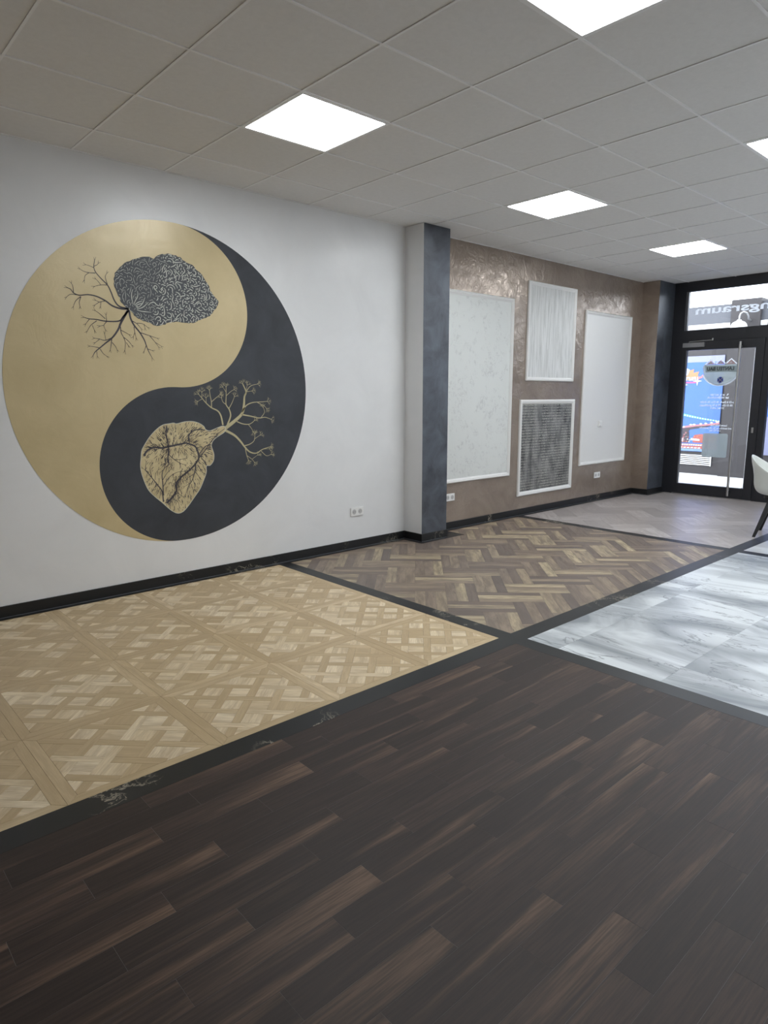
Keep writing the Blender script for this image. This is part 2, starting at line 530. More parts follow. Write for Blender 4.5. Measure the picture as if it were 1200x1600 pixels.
# ---- pale oak parquet of woven lattice panels
fp = tag(empty('floor_parquet', (SX0, SY0, 0)), 'pale oak parquet in square woven lattice panels below the round mural', 'floor', kind='structure')
TM, FRW = 0.61, 0.045
PITCH, STRIP = 0.13, 0.042
R2 = math.sqrt(0.5)
def rot(a, b, c): return (c[0] + (a + b) * R2, c[1] + (-a + b) * R2)
E1, E2 = (R2, -R2), (R2, R2)
def lattice(c, clip):
    """all pieces of one panel centred at c: (name, polygon, grain direction, tone)"""
    out = []
    h = TM / 2; g = h - FRW
    x, y = c
    fr = [([(x - h, y - h), (x + h, y - h), (x + g, y - g), (x - g, y - g)], (1, 0)), ([(x - h, y + h), (x - g, y + g), (x + g, y + g), (x + h, y + h)], (1, 0)),
          ([(x - h, y - h), (x - g, y - g), (x - g, y + g), (x - h, y + h)], (0, 1)), ([(x + h, y - h), (x + h, y + h), (x + g, y + g), (x + g, y - g)], (0, 1))]
    for p, d in fr: out.append(('frame_board', p, d, random.uniform(0.12, 0.68)))
    inner = (x - g, x + g, y - g, y + g)
    s = STRIP / 2
    for i in range(-4, 4):
        for j in range(-4, 4):
            a0, a1 = i * PITCH + s, (i + 1) * PITCH - s; b0, b1 = j * PITCH + s, (j + 1) * PITCH - s
            p = [rot(a0, b0, c), rot(a1, b0, c), rot(a1, b1, c), rot(a0, b1, c)]
            out.append(('block', clip_rect(p, *inner), E1 if (i + j) % 2 else E2, random.choice((random.uniform(0.70, 1.0), random.uniform(0.78, 1.0), random.uniform(0.1, 0.5)))))
    for i in range(-4, 5):
        for j in range(-4, 5):
            # the strip that runs over its crossing reaches to the sides of the neighbours
            L = PITCH - s
            a, b = i * PITCH, j * PITCH
            tone = random.choice((random.uniform(0.1, 0.5), random.uniform(0.2, 0.55), random.uniform(0.2, 0.55), random.uniform(0.72, 0.95)))
            if (i + j) % 2 == 0:
                p = [rot(a - L, b - s, c), rot(a + L, b - s, c), rot(a + L, b + s, c), rot(a - L, b + s, c)]; d = E1
            else:
                p = [rot(a - s, b - L, c), rot(a + s, b - L, c), rot(a + s, b + L, c), rot(a - s, b + L, c)]; d = E2
            out.append(('strip', clip_rect(p, *inner), d, tone))
    res = []
    for n, p, d, t in out:
        p = clip_rect(p, *clip) if p else []
        if len(p) > 2 and abs(area(p)) > 6e-5: res.append((n, p, d, t))
    return res
camxy = Vector((-1.59, -4.76))
panels = []
for i in range(0, 8):
    for j in range(0, 4):
        panels.append((SX0 - (i + 0.5) * TM, SY0 + (j + 0.5) * TM))
clipP = (XB, SX0, SY0, EDGE)
def seen_rank(c):
    # panels wholly in the photograph come first, nearest first
    inside = -1.12 < c[0]
    return (0 if inside else 1, (Vector(c) - camxy).length)
panels.sort(key=seen_rank)
budget = 0
for c in panels:
    pcs = lattice(c, clipP)
    if not pcs: continue
    x0, x1, y0, y1 = c[0] - TM / 2, c[0] + TM / 2, c[1] - TM / 2, c[1] + TM / 2
    if budget + len(pcs) <= 640 and c[0] > -1.5:
        budget += len(pcs)
        pt = empty('parquet_panel', (c[0], c[1], 0), fp)
        for n, p, d, t in pcs:
            q = Pieces()
            if q.add(p, d, t, cham=0.0006): q.build(n, 'oak', pt)
    else:
        q = Pieces()
        for n, p, d, t in pcs: q.add(p, d, t, cham=0.0006)
        tag(q.build('parquet_panel', 'oak', fp), kind='stuff')

# ---- herringbone blocks of three strips
def herring(parent, name, mat, rect, strips, corner):
    W = 0.2285
    cx, cy = corner
    def P(a, b):     # a along E1, b along E2 in block widths, (2,1) lies at the corner
        a -= 2; b -= 1
        return (cx + (a * E1[0] + b * E2[0]) * W, cy + (a * E1[1] + b * E2[1]) * W)
    for m in range(-8, 9):
        for i in range(-14, 15):
            ox, oy = i + 2 * m, i - 2 * m
            for kind in 'HV':
                for s in range(strips):
                    u0, u1 = s / strips, (s + 1) / strips
                    if kind == 'H':
                        p = [P(ox, oy + u0), P(ox + 2, oy + u0), P(ox + 2, oy + u1), P(ox, oy + u1)]; d = E1
                    else:
                        p = [P(ox + 2 + u0, oy - 1), P(ox + 2 + u1, oy - 1), P(ox + 2 + u1, oy + 1), P(ox + 2 + u0, oy + 1)]; d = E2
                    p = clip_rect(p, *rect)
                    if len(p) > 2 and abs(area(p)) > 1.5e-4:
                        piece(name, mat, p, d, parent, gap=0.0003, cham=0.0007)
fh = tag(empty('floor_herringbone', (SX1, SY0, 0)), 'brown rustic oak herringbone floor at the foot of the slate pillar', 'floor', kind='structure')
herring(fh, 'strip', 'herring', (SX1, GX0, SY0, EDGE), 3, (2.075, -2.05))
fg = tag(empty('floor_grey_herringbone', (GX1, SY0, 0)), 'washed grey herringbone floor in front of the glass door', 'floor', kind='structure')
herring(fg, 'plank', 'grey_herring', (GX1, XE, SY0, EDGE), 1, (6.16, -1.35))

# ---- dark walnut planks laid along the room
fd = tag(MB().box((XB, YP, -0.0078), (SX0, SY1, -0.00045)).build('floor_dark_plank', 'joint', origin=(SX0, SY1, 0)), 'dark walnut plank floor filling the foreground', 'floor', kind='structure')
PW, PL = 0.10275, 0.604
offs = {12: -0.308, 13: -0.016, 14: -0.188, 15: 0.161}
y = -3.871 + 12 * PW
r = 0
top = True
while y > YP:
    y1 = y; y0 = y - PW
    off = offs.get(r, (r * 0.377 + random.uniform(-0.05, 0.05)) % PL)
    k0 = math.floor((XB - off) / PL)
    for k in range(k0, 12):
        x0, x1 = off + k * PL, off + (k + 1) * PL
        p = clip_rect([(x0, y0), (x1, y0), (x1, y1), (x0, y1)], XB, SX0, YP, SY1)
        if len(p) > 2 and abs(area(p)) > 1e-4: piece('plank', 'dark_plank', p, (1, 0), fd, gap=0.0004, cham=0.0003, z0=-0.0004)
    y -= PW; r += 1
p_first = clip_rect([(XB, -3.871 + 12 * PW), (SX0, -3.871 + 12 * PW), (SX0, SY1), (XB, SY1)], XB, SX0, YR, SY1)
if len(p_first) > 2:
    x = XB
    while x < SX0:
        piece('plank', 'dark_plank', clip_rect(p_first, x, min(x + PL, SX0), YR, SY1), (1, 0), fd, gap=0.0004, cham=0.0003, z0=-0.0004)
        x += PL

# ---- stone tiles
def tiles(parent, mat, rect, xs0, ys0, tw, d):
    x0, x1, y0, y1 = rect
    i0 = math.floor((x0 - xs0) / tw); j0 = math.floor((y0 - ys0) / tw)
    for i in range(i0, i0 + 12):
        for j in range(j0, j0 + 12):
            p = clip_rect([(xs0 + i * tw, ys0 + j * tw), (xs0 + (i + 1) * tw, ys0 + j * tw), (xs0 + (i + 1) * tw, ys0 + (j + 1) * tw), (xs0 + i * tw, ys0 + (j + 1) * tw)], *rect)
            if len(p) > 2 and abs(area(p)) > 1e-3: piece('tile', mat, p, d, parent, gap=0.0003, cham=0.0006)
fm = tag(empty('floor_marble', (SX1, SY1, 0)), 'pale grey veined marble tile floor beyond the dark planks', 'floor', kind='structure')
tiles(fm, 'marble', (SX1, GX0, YP, SY1), 2.42, -2.762, 0.6, (1, 0))
fs_ = tag(empty('floor_pale_stone', (GX1, SY1, 0)), 'plain pale stone tile floor beside the white chair', 'floor', kind='structure')
tiles(fs_, 'pale_marble', (GX1, XE, YP, SY1), 5.2, -2.9, 0.6, (1, 0))

struct('floor_right', MB().box((XB, YR, -0.008), (XE, YP - 0.115, 0.0)), 'plain_wall', 'unseen pale stone floor added for bounce light on the far side of the room')  # pale sheet added out of view to bounce light upward
# ---- black marble border strips (trims)
def strip(name, x0, x1, y0, y1, label, extra=()):
    m = MB().box((x0, y0, -0.008), (x1, y1, 0.0002))
    for a in extra: m.box(*a)
    tag(m.build(name, 'black_marble'), label, 'border strip', kind='structure')
strip('trim_1', XB, XE, SY0, SY1, 'long black marble border strip crossing the whole room lengthwise')
strip('trim_2', SX0, SX1, SY0 - 0.0, EDGE, 'black border strip between pale parquet and brown herringbone')
strip('trim_3', SX0, SX1, YP, SY1, 'black border strip between dark planks and grey marble')
strip('trim_4', GX0, GX1, SY0, EDGE, 'black border strip between brown and grey herringbone')
strip('trim_5', GX0, GX1, YP, SY1, 'black border strip between veined marble and pale stone tiles')
strip('trim_10', XB, XE, YP - 0.115, YP, 'black border strip beside the photographer, out of view')
strip('trim_6', XB, PX0, EDGE, 0, 'black border strip along the foot of the white mural wall')
strip('trim_7', PX1, QX, EDGE, 0, 'black border strip along the foot of the brown wall')
strip('trim_8', PX0 - 0.06, PX1 + 0.22, PY - 0.062, EDGE - 0.0005, 'black border patch around the foot of the slate pillar')
strip('trim_9', QX - 0.06, XE, PY - 0.05, EDGE - 0.0005, 'black border patch around the foot of the corner pilaster')

# ---- walls
struct('wall_left', MB().box((XB, 0, -0.12), (PX1, 0.2, H + 0.25)), 'white_wall', 'white glossy plaster wall that carries the round mural')
struct('wall_left_brown', MB().box((PX1, 0, -0.12), (XE + 0.3, 0.2, H + 0.25)), 'brown', 'brown shimmering plaster wall with the framed sample panels')
struct('wall_back', MB().box((XB - 0.2, YR - 0.2, -0.12), (XB, 0.2, H + 0.25)), 'brown', 'unseen plaster wall behind the photographer, made brown to dim the left side')  # unseen; brown chosen to cut the light on the near left
struct('wall_right', MB().box((XB, YR - 0.2, -0.12), (XE + 0.3, YR, H + 0.25)), 'plain_wall', 'pale wall opposite the mural')
# faces: -z +z -y +x +y -x
pil = MB().box((PX0, PY, 0.0), (PX1, 0.0, H), faces=[0, 0, 1, 2, 0, 0])
tag(pil.build('pillar', ['white_wall', 'slate', 'brown']), 'projecting wall pillar with white side and slate blue front', 'pillar', kind='structure')
pl2 = MB().box((QX, PY, 0.0), (XE, 0.0, H), faces=[0, 0, 1, 0, 0, 0])
tag(pl2.build('pillar_corner', ['brown', 'slate']), 'corner pilaster beside the door with glossy slate front and brown side', 'pillar', kind='structure')

struct('wall_front', MB().box((XE, YR, H), (XE + 0.3, 0.0, H + 0.25)), 'black_frame', 'dark lintel added above the shop front to block the sky gap')  # box added to stop bright sky leaking in over the frame
# ---- skirting with silver seal line
def skirt(name, p0, p1, n, label):
    """p0-p1 along the wall foot, n outward normal"""
    t, h = 0.012, 0.078
    a = (p0[0], p0[1], 0.0003); b = (p1[0] + n[0] * t, p1[1] + n[1] * t, h)
    o = tag(MB().box(a, b, bevel=0.002).build(name, 'black_marble'), label, 'skirting', kind='structure')
    MB().box((p0[0] + n[0] * t, p0[1] + n[1] * t, 0.0003), (p1[0] + n[0] * (t + 0.006), p1[1] + n[1] * (t + 0.004), 0.004)).build('seal_line', 'seal', o)
skirt('baseboard_left', (XB, 0), (PX0, 0), (0, -1), 'black marble skirting below the white mural wall')
skirt('baseboard_left_brown', (PX1, 0), (QX, 0), (0, -1), 'black marble skirting below the framed panels')
skirt('baseboard_pillar_side', (PX0, PY), (PX0, -0.0125), (-1, 0), 'black skirting on the white side of the pillar')
skirt('baseboard_pillar_front', (PX0 - 0.012, PY), (PX1, PY), (0, -1), 'black skirting on the slate front of the pillar')
skirt('baseboard_corner_side', (QX, PY), (QX, -0.0125), (-1, 0), 'black skirting on the brown side of the corner pilaster')
skirt('baseboard_corner_front', (QX - 0.012, PY), (XE, PY), (0, -1), 'black skirting on the slate front of the corner pilaster')

# ---- suspended ceiling
ce = struct('ceiling', MB().box((XB - 0.2, YR - 0.2, H + 0.22), (XE + 0.3, 0.2, H + 0.32)), 'tile', 'grey white suspended grid ceiling of square tiles')
xl = [i * T for i in range(-6, 14)]
yl = [0.0] + [-(GAP + k * T) for k in range(0, 15)]
LIGHTS = {(1, 2), (5, 2), (9, 2), (1, 5), (5, 5), (9, 5), (5, 8), (9, 8), (5, 11), (9, 11)}  # the two rows farthest from the mural are added, unseen, to lift ambient light
tmesh = None
for i in range(-6, 13):
    for k in range(0, 15):
        x0, x1 = max(i * T, XB), min((i + 1) * T, XE)
        y1 = 0.0 if k == 0 else -(GAP + (k - 1) * T)
        y0 = max(-(GAP + k * T), YR)
        if x1 - x0 < 0.02 or y1 - y0 < 0.02 or (i, k) in LIGHTS: continue
        full = abs(x1 - x0 - T) < 1e-6 and abs(y1 - y0 - T) < 1e-6
        dz = random.uniform(0.0, 0.0015)
        if full and tmesh:
            o = bpy.data.objects.new('ceiling_tile', tmesh)
            o.location = Vector(((x0 + x1) / 2, (y0 + y1) / 2, H + 0.004 + dz)) - wloc(ce)
            link(o, ce)
        else:
            o = MB().box((x0 + 0.003, y0 + 0.003, H + 0.004), (x1 - 0.003, y1 - 0.003, H + 0.02), bevel=0.002).build('ceiling_tile', 'tile', ce)
            if full: tmesh = o.data
for x in xl:
    if XB < x < XE: MB().box((x - 0.0065, YR, H), (x + 0.0065, 0, H + 0.004)).build('cross_runner', 'runner', ce)
for yy in yl[1:]:
    if yy > YR: MB().box((XB, yy - 0.0065, H - 0.0005), (XE, yy + 0.0065, H + 0.004)).build('main_runner', 'runner', ce)
MB().box((XB, -0.012, H - 0.001), (PX0, 0, H + 0.004)).build('wall_angle', 'runner', ce)
MB().box((PX1, -0.012, H - 0.001), (QX, 0, H + 0.004)).build('wall_angle', 'runner', ce)

# ---- ceiling lights (each lit panel is a fixture of its own)
LBL = {(1, 2): 'lit square ceiling panel above the round mural', (5, 2): 'lit square ceiling panel in front of the slate pillar', (9, 2): 'lit square ceiling panel nearest the glass door',
       (1, 5): 'lit square ceiling panel cut by the top edge of the picture', (5, 5): 'lit square ceiling panel cut by the right edge of the picture', (9, 5): 'lit square ceiling panel over the white chair, out of view'}
LBL.update({(5, 8): 'unseen ceiling panel added for ambient light, third from the mural wall, level with the pillar', (9, 8): 'unseen ceiling panel added for ambient light above the pale stone floor',
            (5, 11): 'unseen ceiling panel added for ambient light close to the wall opposite the mural', (9, 11): 'unseen ceiling panel added for ambient light near the last shop window'})
for (i, k) in sorted(LIGHTS):
    x0, y0 = i * T, -(GAP + k * T)
    x1, y1 = x0 + T, y0 + T
    lt = tag(empty('ceiling_light', ((x0 + x1) / 2, (y0 + y1) / 2, H - 0.001)), LBL[(i, k)], 'ceiling light', 'square light panels in the ceiling')
    e, w = 0.008, 0.012
    for a, b in (((x0 + e, y0 + e), (x1 - e, y0 + e + w)), ((x0 + e, y1 - e - w), (x1 - e, y1 - e)), ((x0 + e, y0 + e + w), (x0 + e + w, y1 - e - w)), ((x1 - e - w, y0 + e + w), (x1 - e, y1 - e - w))):
        MB().box((*a, H - 0.002), (*b, H + 0.03)).build('frame', 'runner', lt)
    MB().box((x0 + e + w, y0 + e + w, H + 0.0005), (x1 - e - w, y1 - e - w, H + 0.02)).build('diffuser', 'led', lt)

# ================================================================== THE MURAL (painted on the white wall)
# outlines in wall metres (x along the wall, z up); stroke = (start width, end width, points)
BRAIN = [(0.219,2.222),(0.231,2.261),(0.264,2.308),(0.317,2.347),(0.379,2.379),(0.442,2.395),(0.494,2.399),(0.509,2.393),(0.537,2.414),(0.592,2.436),(0.657,2.44),(0.712,2.427),(0.744,2.406),(0.788,2.392),(0.833,2.361),(0.877,2.331),(0.899,2.292),(0.926,2.258),(0.942,2.218),(0.965,2.189),(0.999,2.155),(1.004,2.129),(0.984,2.095),(0.958,2.067),(0.933,2.038),(0.896,2.019),(0.848,2.0),(0.8,1.976),(0.753,1.967),(0.707,1.969),(0.651,1.971),(0.595,1.957),(0.55,1.94),(0.507,1.933),(0.464,1.941),(0.423,1.955),(0.382,1.967),(0.352,1.984),(0.329,2.012),(0.305,2.034),(0.276,2.056),(0.254,2.088),(0.237,2.129),(0.22,2.175)]
NERVES = [(0.01,0.0033,[(0.307,2.034),(0.245,2.044),(0.213,2.079),(0.193,2.134),(0.172,2.179),(0.132,2.217),(0.099,2.255),(0.09,2.287),(0.098,2.329)]),(0.0044,0.0022,[(0.098,2.248),(0.054,2.246),(0.022,2.251),(-0.0,2.262)]),(0.0033,0.0022,[(0.054,2.244),(0.029,2.224),(0.022,2.196)]),(0.0044,0.0022,[(0.172,2.179),(0.128,2.175),(0.085,2.161)]),(0.0033,0.0022,[(0.128,2.175),(0.107,2.201),(0.098,2.209)]),(0.0044,0.0022,[(0.172,2.184),(0.161,2.23),(0.173,2.255)]),(0.0033,0.0022,[(0.089,2.282),(0.057,2.292),(0.039,2.294)]),(0.0033,0.0022,[(0.092,2.292),(0.114,2.304),(0.12,2.313)]),(0.0111,0.0033,[(0.307,2.034),(0.254,2.03),(0.196,2.044),(0.15,2.074),(0.094,2.097),(0.038,2.103),(-0.018,2.094),(-0.054,2.106),(-0.07,2.127),(-0.087,2.134)]),(0.0044,0.0022,[(-0.054,2.106),(-0.055,2.147),(-0.062,2.164)]),(0.0044,0.0022,[(-0.018,2.094),(-0.072,2.095),(-0.101,2.074)]),(0.0044,0.0022,[(-0.009,2.087),(-0.044,2.056),(-0.062,2.018)]),(0.0044,0.0022,[(-0.009,2.085),(-0.022,2.049),(-0.019,2.021)]),(0.0044,0.0022,[(0.15,2.072),(0.11,2.061),(0.078,2.039)]),(0.0033,0.0022,[(0.11,2.061),(0.087,2.07)]),(0.0033,0.0022,[(0.12,2.063),(0.115,2.033)]),(0.0111,0.0033,[(0.304,2.019),(0.266,1.978),(0.234,1.946),(0.149,1.938),(0.083,1.945),(0.036,1.946),(0.003,1.953)]),(0.0044,0.0022,[(0.149,1.938),(0.148,1.978)]),(0.0044,0.0022,[(0.141,1.954),(0.105,1.985),(0.079,2.002)]),(0.0044,0.0022,[(0.082,1.936),(0.042,1.905),(0.015,1.865)]),(0.0033,0.0022,[(0.035,1.944),(0.009,1.912)]),(0.0033,0.0022,[(0.051,1.905),(0.063,1.873)]),(0.0044,0.0022,[(0.149,1.936),(0.128,1.91),(0.136,1.882)]),(0.0033,0.0022,[(0.128,1.91),(0.103,1.904)]),(0.0144,0.0033,[(0.304,2.027),(0.248,1.938),(0.224,1.888),(0.181,1.832),(0.129,1.79),(0.087,1.755),(0.057,1.73),(0.041,1.705)]),(0.0055,0.0022,[(0.181,1.832),(0.13,1.81),(0.092,1.817),(0.059,1.82)]),(0.0033,0.0022,[(0.135,1.811),(0.129,1.853)]),(0.0033,0.0022,[(0.092,1.815),(0.063,1.792)]),(0.0044,0.0022,[(0.092,1.757),(0.059,1.763),(0.026,1.766)]),(0.0044,0.0022,[(0.092,1.75),(0.109,1.722),(0.132,1.704)]),(0.0033,0.0022,[(0.067,1.735),(0.069,1.701)]),(0.0055,0.0022,[(0.175,1.822),(0.167,1.778),(0.16,1.748)]),(0.0044,0.0022,[(0.176,1.798),(0.196,1.774),(0.207,1.75)]),(0.0055,0.0022,[(0.241,1.908),(0.243,1.869),(0.256,1.841),(0.268,1.802),(0.26,1.748)]),(0.0044,0.0022,[(0.261,1.836),(0.29,1.813),(0.313,1.785)]),(0.0044,0.0022,[(0.244,1.884),(0.273,1.871),(0.298,1.858)]),(0.0033,0.0022,[(0.274,1.803),(0.287,1.783)]),(0.0122,0.0033,[(0.309,2.025),(0.316,1.972),(0.338,1.924),(0.376,1.877),(0.404,1.829),(0.417,1.79),(0.431,1.75),(0.454,1.705)]),(0.0055,0.0022,[(0.325,1.953),(0.359,1.936),(0.388,1.903)]),(0.0044,0.0022,[(0.36,1.94),(0.401,1.938),(0.436,1.916)]),(0.0033,0.0022,[(0.411,1.937),(0.415,1.909)]),(0.0044,0.0022,[(0.337,1.914),(0.34,1.875),(0.347,1.836)]),(0.0033,0.0022,[(0.34,1.875),(0.327,1.845)]),(0.0055,0.0022,[(0.376,1.877),(0.438,1.861),(0.501,1.844)]),(0.0044,0.0022,[(0.448,1.856),(0.478,1.823),(0.508,1.784)]),(0.0033,0.0022,[(0.488,1.813),(0.528,1.79)]),(0.0044,0.0022,[(0.417,1.79),(0.399,1.749)]),(0.0044,0.0022,[(0.426,1.765),(0.458,1.756)])]
HEART = [(0.324,0.986),(0.316,0.93),(0.322,0.873),(0.341,0.805),(0.366,0.746),(0.411,0.693),(0.468,0.639),(0.505,0.6),(0.544,0.566),(0.584,0.547),(0.626,0.556),(0.671,0.596),(0.727,0.661),(0.774,0.717),(0.81,0.784),(0.835,0.842),(0.839,0.892),(0.87,0.895),(0.9,0.928),(0.908,0.978),(0.894,1.029),(0.89,1.055),(0.908,1.089),(0.948,1.117),(1.0,1.145),(1.02,1.17),(1.002,1.198),(0.952,1.187),(0.884,1.165),(0.847,1.176),(0.832,1.201),(0.791,1.227),(0.739,1.241),(0.676,1.24),(0.614,1.227),(0.589,1.233),(0.554,1.229),(0.504,1.221),(0.453,1.19),(0.401,1.14),(0.36,1.086),(0.333,1.041)]
GROOVES = [(0.0157,0.0197,[(0.532,1.201),(0.524,1.145),(0.535,1.087),(0.537,1.03),(0.528,0.972),(0.531,0.934)]),(0.0256,0.0216,[(0.345,1.003),(0.376,1.039),(0.425,1.059),(0.483,1.052),(0.534,1.058),(0.605,1.069),(0.678,1.08)]),(0.0216,0.0256,[(0.678,1.08),(0.749,1.052),(0.773,1.006),(0.776,0.957),(0.741,0.909),(0.686,0.864),(0.621,0.82),(0.582,0.774),(0.582,0.725),(0.54,0.67),(0.497,0.636)]),(0.0138,0.0059,[(0.776,0.957),(0.833,1.013),(0.879,1.07),(0.949,1.137),(1.001,1.17)]),(0.0216,0.0098,[(0.699,1.094),(0.707,1.137),(0.735,1.165),(0.783,1.178),(0.841,1.171)]),(0.0098,0.0079,[(0.789,0.995),(0.834,1.043),(0.879,1.055)]),(0.0098,0.0059,[(0.838,0.897),(0.818,0.934),(0.788,0.976)]),(0.0079,0.0029,[(0.535,1.001),(0.578,0.96),(0.627,0.927),(0.658,0.915)]),(0.0059,0.0029,[(0.578,0.96),(0.619,0.957),(0.671,0.963)]),(0.0049,0.0029,[(0.618,0.938),(0.621,0.903)]),(0.0059,0.0029,[(0.706,1.035),(0.736,1.008),(0.746,0.988)]),(0.0128,0.0039,[(0.473,0.648),(0.468,0.726),(0.437,0.778),(0.401,0.829),(0.374,0.869),(0.352,0.899),(0.361,0.955)]),(0.0069,0.0029,[(0.396,0.839),(0.386,0.906),(0.403,0.943)]),(0.0118,0.0039,[(0.476,0.696),(0.477,0.784),(0.476,0.861),(0.504,0.907),(0.556,0.932)]),(0.0069,0.0029,[(0.478,0.813),(0.511,0.858),(0.543,0.885)]),(0.0069,0.0029,[(0.48,0.764),(0.529,0.828),(0.592,0.861),(0.655,0.866)]),(0.0049,0.0029,[(0.432,0.788),(0.395,0.743)]),(0.0059,0.0029,[(0.375,0.878),(0.334,0.91)]),(0.0049,0.0029,[(0.419,0.818),(0.427,0.865),(0.449,0.892)]),(0.0118,0.0039,[(0.754,0.938),(0.739,0.86),(0.714,0.792),(0.679,0.746),(0.655,0.688)]),(0.0069,0.0029,[(0.739,0.86),(0.768,0.818),(0.778,0.797)]),(0.0059,0.0029,[(0.719,0.802),(0.732,0.751)]),(0.0059,0.0029,[(0.702,0.773),(0.648,0.748)]),(0.0079,0.0029,[(0.763,0.908),(0.802,0.845),(0.823,0.833)]),(0.0059,0.0029,[(0.732,0.84),(0.683,0.815),(0.661,0.797)]),(0.0069,0.0029,[(0.582,0.725),(0.603,0.693),(0.633,0.67)]),(0.0059,0.0029,[(0.55,0.659),(0.589,0.635),(0.597,0.595)]),(0.0059,0.0029,[(0.611,0.821),(0.654,0.847),(0.718,0.871)]),(0.0049,0.0029,[(0.679,0.746),(0.672,0.706),(0.675,0.666)])]
TREE = [(0.0138,0.0039,[(0.997,1.206),(0.984,1.276),(0.958,1.316),(0.905,1.342),(0.863,1.377),(0.833,1.411),(0.803,1.445)]),(0.0079,0.0039,[(0.905,1.342),(0.907,1.386),(0.899,1.435),(0.895,1.474)]),(0.0059,0.0029,[(0.907,1.386),(0.952,1.42),(0.981,1.44)]),(0.0049,0.0029,[(0.863,1.377),(0.863,1.416)]),(0.0049,0.0029,[(0.828,1.416),(0.83,1.459)]),(0.0039,0.002,[(0.833,1.411),(0.795,1.392)]),(0.0138,0.0039,[(1.036,1.205),(1.068,1.274),(1.059,1.325),(1.033,1.365),(1.036,1.425),(1.039,1.499)]),(0.0069,0.0029,[(1.057,1.335),(1.084,1.375),(1.109,1.425)]),(0.0059,0.0029,[(1.033,1.365),(1.006,1.385),(0.996,1.415)]),(0.0049,0.0029,[(1.04,1.435),(1.077,1.465),(1.106,1.48)]),(0.0039,0.002,[(1.038,1.46),(1.012,1.499)]),(0.0295,0.0079,[(1.001,1.17),(1.101,1.233),(1.173,1.293),(1.193,1.364),(1.2,1.425),(1.216,1.465),(1.189,1.526)]),(0.0079,0.0029,[(1.199,1.435),(1.253,1.506),(1.325,1.527)]),(0.0049,0.002,[(1.216,1.465),(1.229,1.516)]),(0.0049,0.002,[(1.221,1.465),(1.269,1.47)]),(0.0108,0.0039,[(1.173,1.303),(1.211,1.353),(1.271,1.378),(1.355,1.383),(1.411,1.387)]),(0.0059,0.0029,[(1.319,1.378),(1.379,1.351),(1.402,1.33)]),(0.0118,0.0039,[(1.167,1.284),(1.242,1.271),(1.326,1.253),(1.387,1.257),(1.442,1.24)]),(0.0059,0.0029,[(1.35,1.258),(1.383,1.299),(1.372,1.336)]),(0.0088,0.0039,[(1.112,1.235),(1.169,1.211),(1.228,1.204),(1.264,1.218),(1.283,1.233)]),(0.0049,0.0029,[(1.228,1.201),(1.256,1.167),(1.267,1.145)]),(0.0197,0.0049,[(1.012,1.165),(1.095,1.121),(1.151,1.067),(1.184,1.024),(1.23,0.98),(1.29,0.966),(1.352,0.994),(1.427,1.011)]),(0.0079,0.0039,[(1.185,1.033),(1.233,1.043),(1.276,1.072),(1.284,1.124)]),(0.0049,0.0029,[(1.276,1.082),(1.332,1.112)]),(0.0069,0.0039,[(1.19,1.014),(1.199,0.961),(1.215,0.913)]),(0.0049,0.0029,[(1.205,0.95),(1.251,0.916),(1.269,0.893)]),(0.0039,0.002,[(1.252,0.921),(1.301,0.949)]),(0.0059,0.0029,[(1.339,0.979),(1.387,0.939),(1.431,0.947)]),(0.0039,0.002,[(1.365,0.996),(1.414,0.996)])]
mu = tag(empty('mural', (0.64, -0.001, 0.334)), 'round gold and slate mural with brain and heart, painted on the white wall', 'mural')
MCX, MCZ, MR = 0.640, 1.497, 1.164
TILT = 0.054
def rc(a, r=1.0, c=(0.0, 0.0)):
    """point at angle a (0 = up, clockwise) on a circle of the mural, turned with the design"""
    x, z = c[0] + r * math.sin(a), c[1] + r * math.cos(a)
    ct, st = math.cos(TILT), math.sin(TILT)
    return (MCX + MR * (x * ct + z * st), MCZ + MR * (-x * st + z * ct))
def sheet(mb, poly, y0, y1, mi=0):
    """thin coat of paint on the wall with any outline"""
    tri = [list(f) for f in tessellate_polygon([[Vector((p[0], p[1], 0)) for p in poly]])]
    n = len(poly)
    v3 = [(p[0], y0, p[1]) for p in poly] + [(p[0], y1, p[1]) for p in poly]
    mb.add(v3, tri + [[i, (i + 1) % n, (i + 1) % n + n, i + n] for i in range(n)], mi)
N = 72
left = [rc(PI + PI * i / N) for i in range(N + 1)]                          # bottom -> left -> top
upper = [rc(PI * i / N, 0.5, (0, 0.5)) for i in range(1, N + 1)]             # top -> right bulge -> centre
lower = [rc(2 * PI - PI * i / N, 0.5, (0, -0.5)) for i in range(1, N)]       # centre -> left bulge -> bottom
mb = MB(); sheet(mb, left + upper + lower, -0.002, -0.0004); mb.build('gold_field', 'gold', mu, fix=True)
right = [rc(PI * i / N) for i in range(N + 1)]                               # top -> right -> bottom
low_r = [rc(PI + PI * i / N, 0.5, (0, -0.5)) for i in range(1, N + 1)]       # bottom -> left bulge -> centre
up_r = [rc(PI - PI * i / N, 0.5, (0, 0.5)) for i in range(1, N)]             # centre -> right bulge -> top
mb = MB(); sheet(mb, right + low_r + up_r, -0.002, -0.0004); mb.build('slate_field', 'ink', mu)

